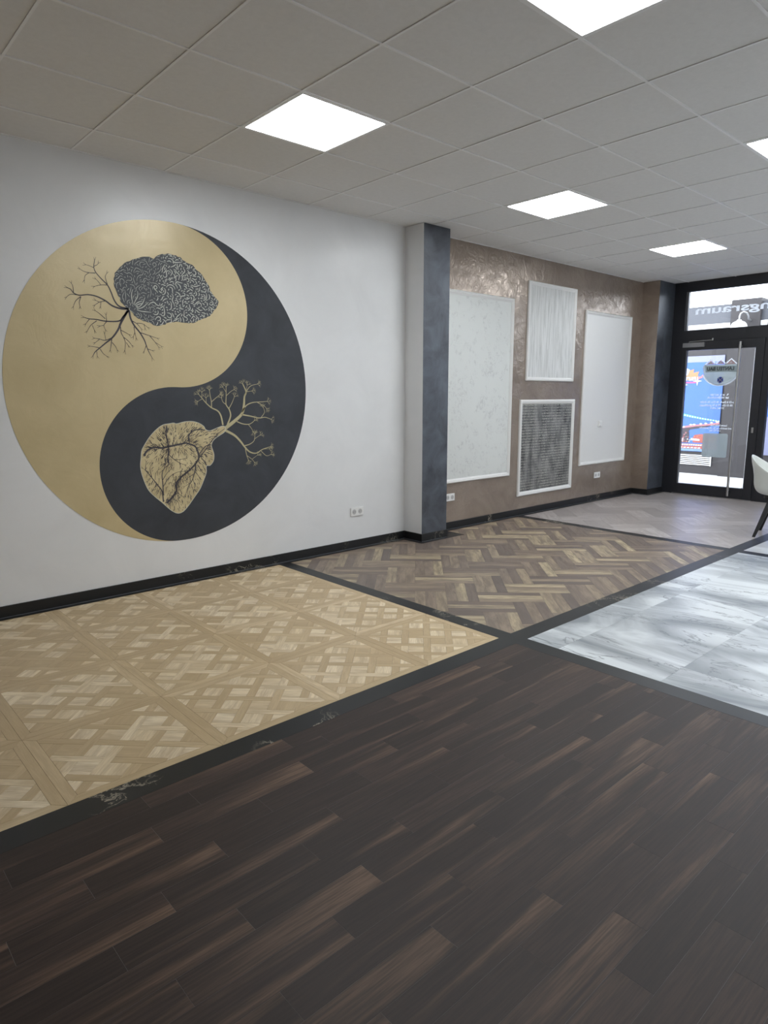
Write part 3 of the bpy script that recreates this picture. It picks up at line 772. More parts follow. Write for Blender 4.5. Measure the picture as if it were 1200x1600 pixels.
def smooth(pts, k=4):
    out = []
    n = len(pts)
    for i in range(n - 1):
        p0, p1, p2, p3 = pts[max(i - 1, 0)], pts[i], pts[i + 1], pts[min(i + 2, n - 1)]
        for s in range(k):
            t = s / k
            out.append(tuple(0.5 * (2 * b + (c - a) * t + (2 * a - 5 * b + 4 * c - d) * t * t + (3 * b - a - 3 * c + d) * t ** 3) for a, b, c, d in zip(p0, p1, p2, p3)))
    out.append(pts[-1])
    return out
def ribbon(mb, pts, w0, w1, y):
    pts = smooth(pts) if len(pts) > 2 else list(pts)
    L, R = [], []
    n = len(pts)
    for i, p in enumerate(pts):
        a, b = pts[max(i - 1, 0)], pts[min(i + 1, n - 1)]
        dx, dz = b[0] - a[0], b[1] - a[1]; l = math.hypot(dx, dz) or 1
        w = (w0 + (w1 - w0) * i / (n - 1)) / 2
        L.append((p[0] - dz / l * w, y, p[1] + dx / l * w)); R.append((p[0] + dz / l * w, y, p[1] - dx / l * w))
    mb.add(L + R, [[i, i + 1, n + i + 1, n + i] for i in range(n - 1)])
def twigs(mb, pts, y, rng, w, ln=0.030, n=3):
    a, b = pts[-2], pts[-1]
    d = math.atan2(b[1] - a[1], b[0] - a[0])
    for k in range(n):
        t = d + (k - (n - 1) / 2) * 0.75 + rng.uniform(-0.15, 0.15)
        q = (b[0] + math.cos(t) * ln * rng.uniform(0.7, 1.1), b[1] + math.sin(t) * ln * rng.uniform(0.7, 1.1))
        ribbon(mb, [b, q], w, w * 0.5, y)
        if ln > 0.03:
            for s in (-0.6, 0.6):
                ribbon(mb, [((b[0] + q[0]) / 2, (b[1] + q[1]) / 2), ((b[0] + q[0]) / 2 + math.cos(t + s) * ln * 0.55, (b[1] + q[1]) / 2 + math.sin(t + s) * ln * 0.55)], w * 0.7, w * 0.3, y)
def inside(p, poly):
    c = False
    for i in range(len(poly)):
        a, b = poly[i], poly[i - 1]
        if (a[1] > p[1]) != (b[1] > p[1]) and p[0] < (b[0] - a[0]) * (p[1] - a[1]) / (b[1] - a[1]) + a[0]: c = not c
    return c

# brain with its folds and nerve branches
rng = random.Random(3)
rough_edge = []
bs = smooth(BRAIN + [BRAIN[0]], 3)
for i, p in enumerate(bs[:-1]):
    a = rng.uniform(-0.004, 0.004)
    rough_edge.append((p[0] + a, p[1] + rng.uniform(-0.004, 0.004)))
mb = MB(); sheet(mb, rough_edge, -0.0035, -0.002); brain = mb.build('brain', 'brain', mu)
mb = MB()
root = (0.335, 2.035)
taken = {}
def near(q, d):
    gx, gz = int(q[0] / 0.012), int(q[1] / 0.012)
    for i in (gx - 1, gx, gx + 1):
        for j in (gz - 1, gz, gz + 1):
            for t in taken.get((i, j), ()):
                if (q[0] - t[0]) ** 2 + (q[1] - t[1]) ** 2 < d * d: return True
    return False
def try_stroke(p, ang, ln, w, wob, keep):
    pts = [p]
    a = ang
    bend = rng.uniform(-wob, wob)
    for k in range(ln):
        if rng.random() < 0.4: bend = rng.uniform(-wob, wob)
        a += bend
        q = (pts[-1][0] + math.cos(a) * 0.0075, pts[-1][1] + math.sin(a) * 0.0075)
        if not inside(q, BRAIN) or near(q, keep): break
        pts.append(q)
    if len(pts) < 3: return
    for q in pts: taken.setdefault((int(q[0] / 0.012), int(q[1] / 0.012)), []).append(q)
    m = len(pts) // 2
    ribbon(mb, pts[:m + 1], w * 0.5, w, -0.0042); ribbon(mb, pts[m:], w, w * 0.45, -0.0042)
for k in range(15):                                   # folds fanning out from the stem
    t = -0.15 + k * 0.115
    s = (root[0] + 0.03 * math.cos(t), root[1] + 0.03 * math.sin(t))
    if inside(s, BRAIN): try_stroke(s, t, 14, 0.006, 0.12, 0.006)
for k in range(9000):                                 # winding folds filling the surface
    p = (rng.uniform(0.22, 1.0), rng.uniform(1.93, 2.44))
    if not inside(p, BRAIN): continue
    if near(p, 0.0088): continue
    fl = math.atan2(p[1] - root[1], p[0] - root[0])
    faint = p[0] < 0.50 + 0.25 * (p[1] - 2.1)
    try_stroke(p, fl + rng.uniform(-1.0, 1.0), rng.randint(5, 16), 0.0030 if faint else 0.0070, 0.7, 0.0080)
tag(mb.build('fold_lines', 'fold_line', brain, fix=False), kind='stuff')
mb = MB()
for w0, w1, pts in NERVES:
    ribbon(mb, pts, w0 * 1.15, w1 * 1.15, -0.003)
    twigs(mb, pts, -0.003, rng, 0.003, 0.022 if len(pts) < 5 else 0.026, 2)
mb.build('nerve_branches', 'ink_line', mu, fix=False)

# heart with grooves, vessels and branching arteries
mb = MB(); sheet(mb, smooth(HEART + [HEART[0]], 3)[:-1], -0.0035, -0.002); heart = mb.build('heart', 'heart', mu)
mb = MB()
ribbon(mb, HEART + [HEART[0]], 0.004, 0.004, -0.0045)
mb.build('pale_outline', 'fold_line', heart, fix=False)
mb = MB()
for w0, w1, pts in GROOVES:
    ribbon(mb, pts, w0 * (0.55 if w0 > 0.013 else 0.8), w1 * (0.6 if w0 > 0.013 else 0.8), -0.0042)
    if w0 < 0.014: twigs(mb, pts, -0.0042, rng, 0.0030, 0.022, 2)
# short hatching that shades the rim and the sides of the grooves
gp = [q for _, _, g in GROOVES[:5] for q in smooth(g, 3)]
hp = smooth(HEART + [HEART[0]], 2)
for k in range(7000):
    p = (rng.uniform(0.36, 0.95), rng.uniform(0.52, 1.24))
    if not inside(p, HEART): continue
    dmin = min(math.hypot(p[0] - q[0], p[1] - q[1]) for q in hp)
    gmin = min(math.hypot(p[0] - q[0], p[1] - q[1]) for q in gp)
    up = p[1] > 1.05
    dens = max(0.75 * math.exp(-dmin / 0.030), 0.75 * math.exp(-gmin / 0.028), 0.16 if up else 0.05)
    if rng.random() > dens: continue
    a = math.atan2(p[1] - 0.99, p[0] - 0.56) + rng.uniform(-0.2, 0.2) if up else rng.uniform(-0.5, 0.5) + math.atan2(p[1] - 1.15, p[0] - 0.60)
    l = rng.uniform(0.012, 0.034)
    q = (p[0] + math.cos(a) * l, p[1] + math.sin(a) * l)
    if inside(q, HEART): ribbon(mb, [p, q], 0.0044, 0.0014, -0.0040)
tag(mb.build('vessel_lines', 'ink_line', heart, fix=False), kind='stuff')
mb = MB()
for w0, w1, pts in TREE:
    ribbon(mb, pts, w0, w1, -0.003)
    twigs(mb, pts, -0.003, rng, 0.0030, 0.040, 3)
mb.build('artery_branches', 'cream_line', mu, fix=False)

# ================================================================== THINGS ON THE WALLS
def framed_panel(x0, x1, z0, z1, fw, depth, field_mat, label):
    t = tag(empty('wall_panel', ((x0 + x1) / 2, 0, z0)), label, 'wall panel', 'framed decor samples on the brown wall')
    MB().box((x0 + fw * 0.6, -0.006, z0 + fw * 0.6), (x1 - fw * 0.6, -0.0005, z1 - fw * 0.6)).build('sample_field', field_mat, t)
    prof = [(0.0, 0.0005), (0.0, 0.55), (0.12, 0.85), (0.30, 1.0), (0.45, 0.80), (0.60, 0.86), (0.78, 0.60), (1.0, 0.40), (1.0, 0.0005)]
    def bar(a, b, inward):
        """mitred moulding along a-b (x,z), profile offset towards `inward`"""
        dx, dz = b[0] - a[0], b[1] - a[1]; L = math.hypot(dx, dz); dx /= L; dz /= L
        vs = []
        for end, s in ((a, 1), (b, -1)):
            for u, d in prof:
                o = u * fw
                vs.append((end[0] + inward[0] * o + dx * o * s, -d * depth - 0.0004, end[1] + inward[1] * o + dz * o * s))
        n = len(prof)
        fs = [[i, (i + 1) % n, (i + 1) % n + n, i + n] for i in range(n)] + [list(range(n)), list(range(n, 2 * n))]
        MB().add(vs, fs).build('moulding', 'white_trim', t)
    bar((x0, z0), (x1, z0), (0, 1)); bar((x0, z1), (x1, z1), (0, -1))
    bar((x0, z0), (x0, z1), (1, 0)); bar((x1, z0), (x1, z1), (-1, 0))
framed_panel(3.50, 4.69, 0.500, 2.502, 0.045, 0.024, 'floral', 'tall white floral relief panel right behind the slate pillar')
framed_panel(4.95, 5.955, 1.600, 2.730, 0.045, 0.024, 'streaked', 'smaller white streaked panel hung high on the brown wall')
framed_panel(4.853, 6.012, 0.232, 1.380, 0.052, 0.026, 'script', 'charcoal panel printed with script lines, lowest on the brown wall')
framed_panel(6.184, 7.370, 0.505, 2.500, 0.045, 0.024, 'white_trim', 'tall plain white panel closest to the door, light switch on it')

def socket(x, z, label):
    t = tag(empty('double_socket', (x, 0, z - 0.04)), label, 'socket', 'double wall sockets')
    MB().box((x - 0.076, -0.011, z - 0.040), (x + 0.076, -0.0005, z + 0.040), bevel=0.003).build('plate', 'plastic', t)
    for s in (-1, 1):
        cx = x + s * 0.036
        ring = [(cx + 0.024 * math.cos(2 * PI * k / 20), z + 0.024 * math.sin(2 * PI * k / 20)) for k in range(20)]
        c = MB().prism(ring, 'y', -0.0115, -0.006).build('insert', 'dark_hole', t)
        for q in (-1, 1):
            MB().prism([(cx + q * 0.0095 + 0.003 * math.cos(2 * PI * k / 8), z + 0.003 * math.sin(2 * PI * k / 8)) for k in range(8)], 'y', -0.0125, -0.0105).build('pin_hole', 'black_frame', c)
socket(2.361, 0.350, 'white double socket low on the white mural wall')
socket(3.664, 0.349, 'white double socket at the edge of the slate pillar')
socket(6.666, 0.349, 'white double socket under the plain white panel')
sw = tag(empty('light_switch', (6.661, -0.006, 1.01)), 'square white light switch on the plain white panel', 'switch')
MB().box((6.621, -0.022, 1.010), (6.701, -0.0065, 1.090), bevel=0.003).build('plate', 'plastic', sw)
MB().box((6.634, -0.030, 1.023), (6.688, -0.0175, 1.077), bevel=0.002).build('rocker', 'plastic', sw)

# ================================================================== SHOP FRONT: DOOR, TRANSOM, WINDOWS
FX0, FX1 = XE, XE + 0.07
dr = tag(empty('door_1', (XE + 0.035, -0.95, 0.0)), 'black framed glass entrance door with long steel pull bar', 'door', kind='structure')
fr = MB()
fr.box((FX0, -0.246, 0), (FX1, -0.405, H)).build('jamb', 'black_frame', dr)
MB().box((FX0, -1.500, 0), (FX1, -1.578, H)).build('jamb', 'black_frame', dr)
MB().box((FX0, -0.405, 2.862), (FX1, -1.500, H)).build('head_rail', 'black_frame', dr)
MB().box((FX0, -0.405, 2.175), (FX1, -1.500, 2.330)).build('transom_rail', 'black_frame', dr)
MB().box((FX0 + 0.02, -0.405, 2.330), (FX1, -0.440, 2.862)).build('glazing_bead', 'seal', dr)
# leaf
lf = empty('door_leaf', (XE + 0.03, -0.95, 0.008), dr)
MB().box((FX0 - 0.012, -0.408, 0.010), (FX1 - 0.01, -0.470, 2.172), bevel=0.002).build('stile', 'black_frame', lf)
MB().box((FX0 - 0.012, -1.390, 0.010), (FX1 - 0.01, -1.497, 2.172), bevel=0.002).build('stile', 'black_frame', lf)
MB().box((FX0 - 0.012, -0.470, 0.010), (FX1 - 0.01, -1.390, 0.155), bevel=0.002).build('bottom_rail', 'black_frame', lf)
MB().box((FX0 - 0.012, -0.470, 2.055), (FX1 - 0.01, -1.390, 2.172), bevel=0.002).build('top_rail', 'black_frame', lf)
MB().box((FX0 + 0.020, -0.470, 0.155), (FX0 + 0.028, -1.390, 2.055)).build('pane', 'glass', lf)
MB().box((FX0 - 0.006, -0.4705, 0.156), (FX0 + 0.018, -0.482, 2.054)).build('glazing_bead', 'seal', lf)
MB().box((FX0 + 0.028, -0.408, 2.330), (FX0 + 0.036, -1.500, 2.862)).build('transom_pane', 'glass', dr)
# inside pull bar, outside pull bar, closer, lock, sill
def pull(x, y, z0, z1, r, sgn, name):
    h = MB().tube([(x, y, z0), (x, y, z1)], r, 16).build(name, 'steel', dr)
    for z in (z0 + 0.05, z1 - 0.06):
        MB().tube([(x, y, z), (x + sgn, y, z)], r * 0.6, 10).build('standoff', 'steel', h)
pull(FX0 - 0.075, -1.215, 0.045, 2.135, 0.016, 0.06, 'pull_bar')
pull(FX1 + 0.075, -1.345, 0.10, 2.12, 0.016, -0.08, 'outer_pull_bar')
cl = MB().box((FX0 - 0.055, -0.432, 2.094), (FX0 - 0.013, -0.730, 2.156), bevel=0.004).build('door_closer', 'steel_dark', dr)
MB().tube([(FX0 - 0.035, -0.515, 2.157), (FX0 - 0.035, -0.515, 2.172), (FX0 - 0.02, -0.83, 2.182)], 0.006, 8).build('closer_arm', 'steel', cl)
MB().tube([(FX0 - 0.022, -0.83, 2.176), (FX0 - 0.022, -0.83, 2.205)], 0.011, 10).build('arm_pivot', 'steel', cl)
lk = MB().box((FX0 - 0.022, -1.428, 0.925), (FX0 - 0.0125, -1.455, 0.998), bevel=0.004).build('lock_plate', 'steel', dr)
MB().tube([(FX0 - 0.028, -1.4415, 0.955), (FX0 - 0.0215, -1.4415, 0.955)], 0.008, 12).build('key_cylinder', 'steel', lk)
MB().box((FX0 - 0.03, -0.41, 0.0), (FX1, -1.50, 0.0075)).build('threshold', 'steel', dr)

# lettering and emblem on the glass, made to be read from the street
def writing(body, y0, y1, zc, xh, x, parent, mat='vinyl', name='lettering', bold=0.0):
    """street-side text from y0 (its start, right when seen from inside) to y1, letter height xh"""
    cu = bpy.data.curves.new(name, 'FONT')
    cu.body = body; cu.size = 1.0; cu.align_x = 'CENTER'; cu.align_y = 'CENTER'
    cu.offset = bold; cu.extrude = 0.002
    cu.materials.append(MT[mat])
    o = bpy.data.objects.new(name, cu)
    col.objects.link(o)
    bpy.context.view_layer.update()
    sx = abs(y1 - y0) / max(o.dimensions.x, 1e-3)
    m = Matrix.Translation((x, (y0 + y1) / 2, zc)) @ Matrix(((0, 0, 1), (1, 0, 0), (0, 1, 0))).to_4x4() @ Matrix.Diagonal((sx, xh, 1, 1))
    return text_mesh(o, m, parent)
def text_mesh(o, m, parent):
    """turn lettering into a solid of its own, standing at m under its parent"""
    me = bpy.data.meshes.new_from_object(o.evaluated_get(bpy.context.evaluated_depsgraph_get()))
    me.name = o.name
    nm = o.name.split('.')[0]
    bpy.data.objects.remove(o)
    org = m.translation.copy()
    me.transform(Matrix.Translation(-org) @ m)
    t = bpy.data.objects.new(nm, me)
    t.location = org - wloc(parent)
    return link(t, parent)
GXo = FX0 + 0.0295
em = empty('emblem', (GXo, -0.948, 1.56), lf)
def flat(name, poly, mat, x0, x1, parent): return MB().prism(poly, 'x', x0, x1).build(name, mat, parent)
shield = [(-0.700, 1.815), (-0.722, 1.850), (-1.174, 1.840), (-1.196, 1.810), (-1.187, 1.735), (-1.150, 1.66), (-1.09, 1.605), (-1.02, 1.572), (-0.948, 1.560), (-0.875, 1.572), (-0.805, 1.610), (-0.750, 1.665), (-0.716, 1.740)]
flat('shield', shield, 'frost', GXo, GXo + 0.0008, em)
flat('name_band', [(-0.735, 1.832), (-1.165, 1.826), (-1.150, 1.742), (-0.748, 1.746)], 'frost_light', GXo - 0.0012, GXo - 0.0004, em)
writing('LANTEU BAU', -1.125, -0.765, 1.787, 0.068, GXo - 0.0045, em, 'frost_dark', 'emblem_name', 0.02)
for c in (-0.808, -0.942, -1.079):
    h = 0.078
    flat('roof', [(c - 0.085, 1.850), (c - 0.062, 1.850), (c, 1.850 + h * 0.78), (c + 0.062, 1.850), (c + 0.085, 1.850), (c, 1.850 + h)], 'vinyl', GXo, GXo + 0.0008, em)
    flat('gable', [(c - 0.055, 1.851), (c + 0.055, 1.851), (c, 1.903)], 'vinyl_rose', GXo, GXo + 0.0008, em)
    flat('gable_window', [(c - 0.014, 1.858), (c + 0.014, 1.858), (c + 0.014, 1.880), (c - 0.014, 1.880)], 'vinyl', GXo - 0.0014, GXo - 0.0006, em)
arc = [(-0.948 + 0.262 * math.sin(a), 1.800 - 0.247 * math.cos(a)) for a in [(-1.15 + 2.3 * k / 24) for k in range(25)]]
arc2 = [(-0.948 + 0.240 * math.sin(a), 1.800 - 0.225 * math.cos(a)) for a in [(1.15 - 2.3 * k / 24) for k in range(25)]]
flat('rim_band', arc + arc2, 'vinyl', GXo - 0.0014, GXo - 0.0006, em)
for s in (-1, 1):
    a, b = Vector((-0.955 - s * 0.034, 1.605)), Vector((-0.955 + s * 0.034, 1.668))
    d = (b - a).normalized(); n = Vector((-d.y, d.x)) * 0.006
    flat('crossed_tool', [tuple(a + n), tuple(b + n), tuple(b - n), tuple(a - n)], 'vinyl', GXo - 0.0030, GXo - 0.0022, em)
flat('tool_badge', [(-0.955 + 0.045 * math.cos(t), 1.636 + 0.045 * math.sin(t)) for t in [2 * PI * k / 6 + 0.52 for k in range(6)]], 'vinyl_blue', GXo - 0.0018, GXo - 0.0010, em)
GT = GXo + 0.003
for body, ya, yb, z, hh in [('0176 1017 888', -1.027, -0.836, 1.429, 0.036), ('info@lanteubau.de', -1.028, -0.802, 1.395, 0.036),
                            ('Mo-Di & Do-Fr 10-12 u. 15-18 Uhr', -1.182, -0.704, 1.330, 0.040), ('Sa 10-15 Uhr  Mi & So geschlossen', -1.188, -0.698, 1.286, 0.040),
                            ('24 Std. online', -1.034, -0.851, 1.248, 0.036), ('Scannen Sie den Code', -1.096, -0.873, 1.009, 0.036),
                            ('und vereinbaren Sie ein passendes', -1.161, -0.720, 0.969, 0.036), ('LANTEU Bau', -1.011, -0.867, 0.935, 0.036)]:
    writing(body, ya, yb, z, hh, GT, lf, bold=0.02)
# phone and mail symbols
flat('phone_symbol', [(-1.052 + dx, 1.424 + dz) for dx, dz in [(0, 0), (-0.012, -0.004), (-0.03, 0.018), (-0.022, 0.028), (-0.012, 0.022), (-0.008, 0.008)]], 'vinyl', GT, GT + 0.001, lf)
flat('mail_symbol', [(-1.045, 1.383), (-1.085, 1.383), (-1.085, 1.408), (-1.065, 1.396), (-1.045, 1.408)], 'vinyl', GT, GT + 0.001, lf)
def rounded(y0, y1, z0, z1, r):
    pts = []
    for cy, cz, a0 in ((y1 - r, z1 - r, 0), (y0 + r, z1 - r, PI / 2), (y0 + r, z0 + r, PI), (y1 - r, z0 + r, 3 * PI / 2)):
        for k in range(6): pts.append((cy + r * math.cos(a0 + k * PI / 10), cz + r * math.sin(a0 + k * PI / 10)))
    return pts
flat('frosted_square', rounded(-1.118, -0.780, 0.563, 0.897, 0.025), 'frost', GT, GT + 0.001, lf)
writing('ngsraum', -1.505, -0.540, 2.592, 0.148, FX0 + 0.0385, dr, 'vinyl', 'transom_lettering', 0.02)

# shop windows on the rest of the front
def window(n, y0, y1, label):
    w = tag(empty(f'window_{n}', (XE + 0.035, (y0 + y1) / 2, 0)), label, 'window', kind='structure')
    for a, b, nm in (((y0, 0.0), (y1, 0.20), 'bottom_rail'), ((y0, 2.862), (y1, H), 'head_rail'), ((y0, 2.20), (y1, 2.30), 'transom_rail')):
        MB().box((FX0, a[0], a[1]), (FX1, b[0], b[1])).build(nm, 'black_frame', w)
    MB().box((FX0, y1, 0.20), (FX1, y1 + 0.06, 2.862)).build('mullion', 'black_frame', w)
    MB().box((FX0 + 0.028, y0, 0.20), (FX0 + 0.036, y1 + 0.06, 2.20)).build('pane', 'glass', w)
    MB().box((FX0 + 0.028, y0, 2.30), (FX0 + 0.036, y1 + 0.06, 2.862)).build('upper_pane', 'glass', w)
window(1, -1.578, -3.12, 'black framed shop window right beside the glass door')
window(2, -3.12, -4.66, 'middle black framed shop window of the front')
window(3, -4.66, -6.10, 'third black framed shop window of the front')
window(4, -6.10, -7.55, 'fourth black framed shop window of the front')
window(5, -7.55, -9.0, 'last black framed shop window at the far wall')

# ================================================================== CHAIR
chx, chy, chr_ = 5.895, -2.545, 0.19
ch = tag(empty('shell_chair', (chx, chy, 0)), 'white tub chair with black wooden legs at the edge of the picture', 'chair')
ca, sa = math.cos(chr_), math.sin(chr_)
def cw(x, y, z): return (chx + x * ca - y * sa, chy + x * sa + y * ca, z)     # +y of the chair = its back
NA, NTt = 48, 14
vs, fs = [], []
def rim(th):
    """rim height for an angle; back at +y"""
    b = math.cos(th)                              # 1 at the back, -1 at the front
    if b > 0: return 0.64 + 0.185 * (b ** 1.6)
    return 0.64 - 0.19 * ((-b) ** 0.8)
for i in range(NA):
    th = 2 * PI * i / NA
    hr = rim(th)
    for k in range(NTt + 1):
        t = k / NTt
        if t < 0.45:
            s = t / 0.45
            rr = 0.205 * s; z = 0.432 + 0.010 * s ** 2
        else:
            s = (t - 0.45) / 0.55
            wall = hr - 0.442
            rr = 0.205 + 0.075 * math.sin(min(s * 1.6, 1) * PI / 2) + (0.025 * max(0, s - 0.55) / 0.45) * max(0.0, (wall / 0.38))
            rr -= 0.018 * math.sin(PI * min(max((s - 0.3) / 0.6, 0), 1)) * (wall / 0.38)
            z = 0.442 + wall * (1 - math.cos(min(s, 1) * PI / 2)) ** 0.85
        vs.append(cw(rr * math.sin(th) * 1.02, rr * math.cos(th), z))
for i in range(NA):
    j = (i + 1) % NA
    for k in range(NTt):
        a, b, c, d = i * (NTt + 1) + k, j * (NTt + 1) + k, j * (NTt + 1) + k + 1, i * (NTt + 1) + k + 1
        fs.append([a, b, c, d])
sh = MB().add(vs, fs, 0, True).build('shell', 'shell', ch, fix=False)
bm = bmesh.new(); bm.from_mesh(sh.data); bmesh.ops.remove_doubles(bm, verts=bm.verts, dist=1e-4); bmesh.ops.recalc_face_normals(bm, faces=bm.faces); bm.to_mesh(sh.data); bm.free()
so = sh.modifiers.new('thickness', 'SOLIDIFY'); so.thickness = 0.012; so.offset = 1
ss = sh.modifiers.new('soft', 'SUBSURF'); ss.levels = 1; ss.render_levels = 1
MB().add([cw(0.17 * math.cos(2 * PI * k / 24), 0.17 * math.sin(2 * PI * k / 24), z) for z in (0.385, 0.418) for k in range(24)],
         [list(range(24))[::-1], list(range(24, 48))] + [[k, (k + 1) % 24, (k + 1) % 24 + 24, k + 24] for k in range(24)]).build('seat_mount', 'black_wood', ch)
for sx in (-1, 1):
    for sy in (-1, 1):
        top, foot = Vector((sx * 0.085, sy * 0.085, 0.40)), Vector((sx * 0.215, sy * 0.20, 0.0))
        q = []
        for P, w in ((foot, 0.014), (top, 0.026)):
            for dx, dy in ((-1, -1), (1, -1), (1, 1), (-1, 1)): q.append(cw(P.x + dx * w, P.y + dy * w, P.z))
        MB().add(q, [[3, 2, 1, 0], [4, 5, 6, 7], [0, 1, 5, 4], [1, 2, 6, 5], [2, 3, 7, 6], [3, 0, 4, 7]]).build('leg', 'black_wood', ch)

# ================================================================== OUTSIDE
BX = 11.0
tag(MB().box((FX1, -12, -0.15), (16, 6, -0.02)).build('pavement', 'pavement'), 'bright pavement outside the glass door', 'pavement', kind='structure')
ob = tag(empty('opposite_facade', (BX, -1.0, -0.02)), 'grey brown passage wall across from the door with pale fascia', 'building', kind='structure')
MB().box((BX, -9, -0.02), (BX + 0.3, 6, 2.60)).build('facade_wall', 'far_wall', ob)
MB().box((BX - 0.05, 0.035, 2.60), (BX + 0.3, 6, 2.68)).build('light_band', 'far_white', ob)
MB().box((BX - 0.02, 0.035, 2.68), (BX + 0.3, 6, 3.00)).build('fascia', 'far_fascia', ob)
MB().box((BX - 0.05, -9, 2.60), (BX + 0.3, -0.44, 2.68)).build('light_band', 'far_white', ob)
MB().box((BX - 0.02, -9, 2.68), (BX + 0.3, -0.44, 3.00)).build('fascia', 'far_fascia', ob)
MB().box((BX - 0.10, -0.44, -0.02), (BX + 0.3, 0.035, 3.05)).build('facade_pier', 'far_wall', ob)
for z in (1.09, 1.95): MB().box((BX - 0.004, -9, z - 0.008), (BX, -0.45, z + 0.008)).build('groove', 'far_fascia', ob)

po = tag(empty('poster', (BX, 0.85, 0.40)), 'large blue night skyline poster seen through the glass door', 'poster')
xp = BX - 0.02
def pp(poly, mat, lay, name='print'): return MB().prism(poly, 'x', xp - 0.002 * lay - 0.002, xp - 0.002 * lay).build(name, mat, po)
PYR, PYL = 0.10, 1.75
MB().box((xp, PYL, 0.395), (BX, PYR, 2.13)).build('poster_board', 'poster_blue', po)
pp([(PYL, 2.02), (PYR, 2.02), (PYR, 2.13), (PYL, 2.13)], 'poster_lilac', 0, 'top_haze')
# night skyline print
pp([(1.2, 1.26), (0.771, 1.093), (0.426, 1.019), (PYR, 0.968), (PYR, 0.955), (0.423, 0.990), (0.767, 1.048), (1.2, 1.21)], 'poster_cyan', 1, 'bridge_cable')
for k in range(15):
    t = k / 14; yy = 0.775 - t * 0.66; z = 1.075 - 0.115 * t ** 0.75
    pp([(yy + 0.010, z - 0.010), (yy - 0.010, z - 0.008), (yy - 0.004, z + 0.016), (yy + 0.012, z + 0.012)], 'far_white', 2, 'cable_lamp')
pp([(1.2, 0.78), (0.777, 0.847), (0.575, 0.886), (0.338, 0.905), (PYR, 0.940), (PYR, 0.912), (0.257, 0.886), (0.492, 0.862), (0.773, 0.815), (1.2, 0.74)], 'poster_pink', 1, 'bridge_deck')
for yy, z in ((0.74, 0.842), (0.61, 0.885), (0.55, 0.890), (0.43, 0.905), (0.34, 0.915), (0.24, 0.930), (0.14, 0.945)):
    pp([(yy + 0.030, z), (yy, z - 0.012), (yy - 0.030, z), (yy, z + 0.018)], 'far_white', 2, 'deck_lamp')
pp([(1.2, 0.73), (0.773, 0.812), (0.492, 0.860), (0.257, 0.884), (PYR, 0.908), (PYR, 0.895), (0.257, 0.868), (0.411, 0.835), (0.617, 0.795), (0.647, 0.755), (0.77, 0.745), (1.2, 0.60)], 'poster_dark', 1, 'bridge_arch')
pp([(1.2, 0.748), (0.786, 0.748), (0.630, 0.754), (0.623, 0.550), (1.2, 0.54)], 'poster_dark', 1, 'tower_block')
rp = random.Random(11)
for k in range(26):
    yy, z = rp.uniform(0.62, 0.80), rp.uniform(0.555, 0.735)
    pp([(yy, z), (yy - 0.022, z + 0.004), (yy - 0.020, z + 0.018), (yy + 0.002, z + 0.014)], rp.choice(('far_white', 'poster_pink', 'poster_red')), 2, 'lit_window')
pp([(0.557, 0.651), (0.529, 0.701), (0.41, 0.722), (PYR + 0.02, 0.700), (PYR + 0.02, 0.560), (0.552, 0.560)], 'poster_red', 1, 'red_building')
for k in range(12):
    yy, z = rp.uniform(0.40, 0.54), rp.uniform(0.60, 0.69)
    pp([(yy, z), (yy - 0.014, z), (yy - 0.014, z + 0.012), (yy, z + 0.012)], 'poster_orange', 2, 'lit_window')
pp([(0.59, 0.640), (0.43, 0.625), (0.43, 0.596), (0.59, 0.600)], 'far_white', 2, 'white_house')
pp([(1.2, 0.525), (PYR + 0.01, 0.540), (PYR + 0.01, 0.512), (1.2, 0.496)], 'poster_orange', 2, 'shore_lights')
for k in range(10):
    yy = 0.79 - k * 0.042
    pp([(yy, 0.503), (yy - 0.028, 0.505), (yy - 0.026, 0.524), (yy - 0.004, 0.522)], 'far_white', 3, 'shore_lamp')
pp([(1.2, 0.490), (PYR + 0.01, 0.500), (PYR + 0.01, 0.448), (1.2, 0.444)], 'poster_red', 1, 'quay')
for k in range(6):
    yy = 0.78 - k * 0.066
    pp([(yy, 0.455), (yy - 0.045, 0.457), (yy - 0.045, 0.474), (yy, 0.470)], 'far_white', 3, 'quay_lamp')
pp([(1.2, 0.443), (PYR + 0.01, 0.447), (PYR + 0.01, 0.402), (1.2, 0.400)], 'poster_water', 2, 'water')
pp([(0.86, 1.93), (0.779, 1.929), (0.702, 1.888), (0.734, 1.796), (0.86, 1.76)], 'far_white', 3, 'white_burst')
pp([(0.90, 1.71), (0.80, 1.796), (0.734, 1.806), (0.701, 1.880), (0.625, 1.897), (0.635, 1.832), (0.529, 1.856), (0.554, 1.790), (0.52, 1.742), (0.456, 1.804), (0.462, 1.744), (0.526, 1.714), (0.727, 1.700)], 'poster_orange', 1, 'flame')
pp([(0.554, 1.760), (0.500, 1.762), (0.456, 1.804), (0.462, 1.744), (0.526, 1.714), (0.60, 1.712)], 'poster_pink', 2, 'flame_tail')
pp([(0.90, 1.672), (0.568, 1.673), (0.574, 1.646), (0.90, 1.640)], 'poster_magenta', 1, 'underline')
def star(cy, cz, a, b):
    return [(cy, cz + a), (cy - b * 0.18, cz + b * 0.18), (cy - b, cz), (cy - b * 0.18, cz - b * 0.18), (cy, cz - a), (cy + b * 0.18, cz - b * 0.18), (cy + b, cz), (cy + b * 0.18, cz + b * 0.18)]
pp(star(0.550, 1.682, 0.085, 0.082), 'far_white', 3, 'sparkle')
pp(star(0.760, 1.618, 0.042, 0.042), 'far_white', 3, 'sparkle')
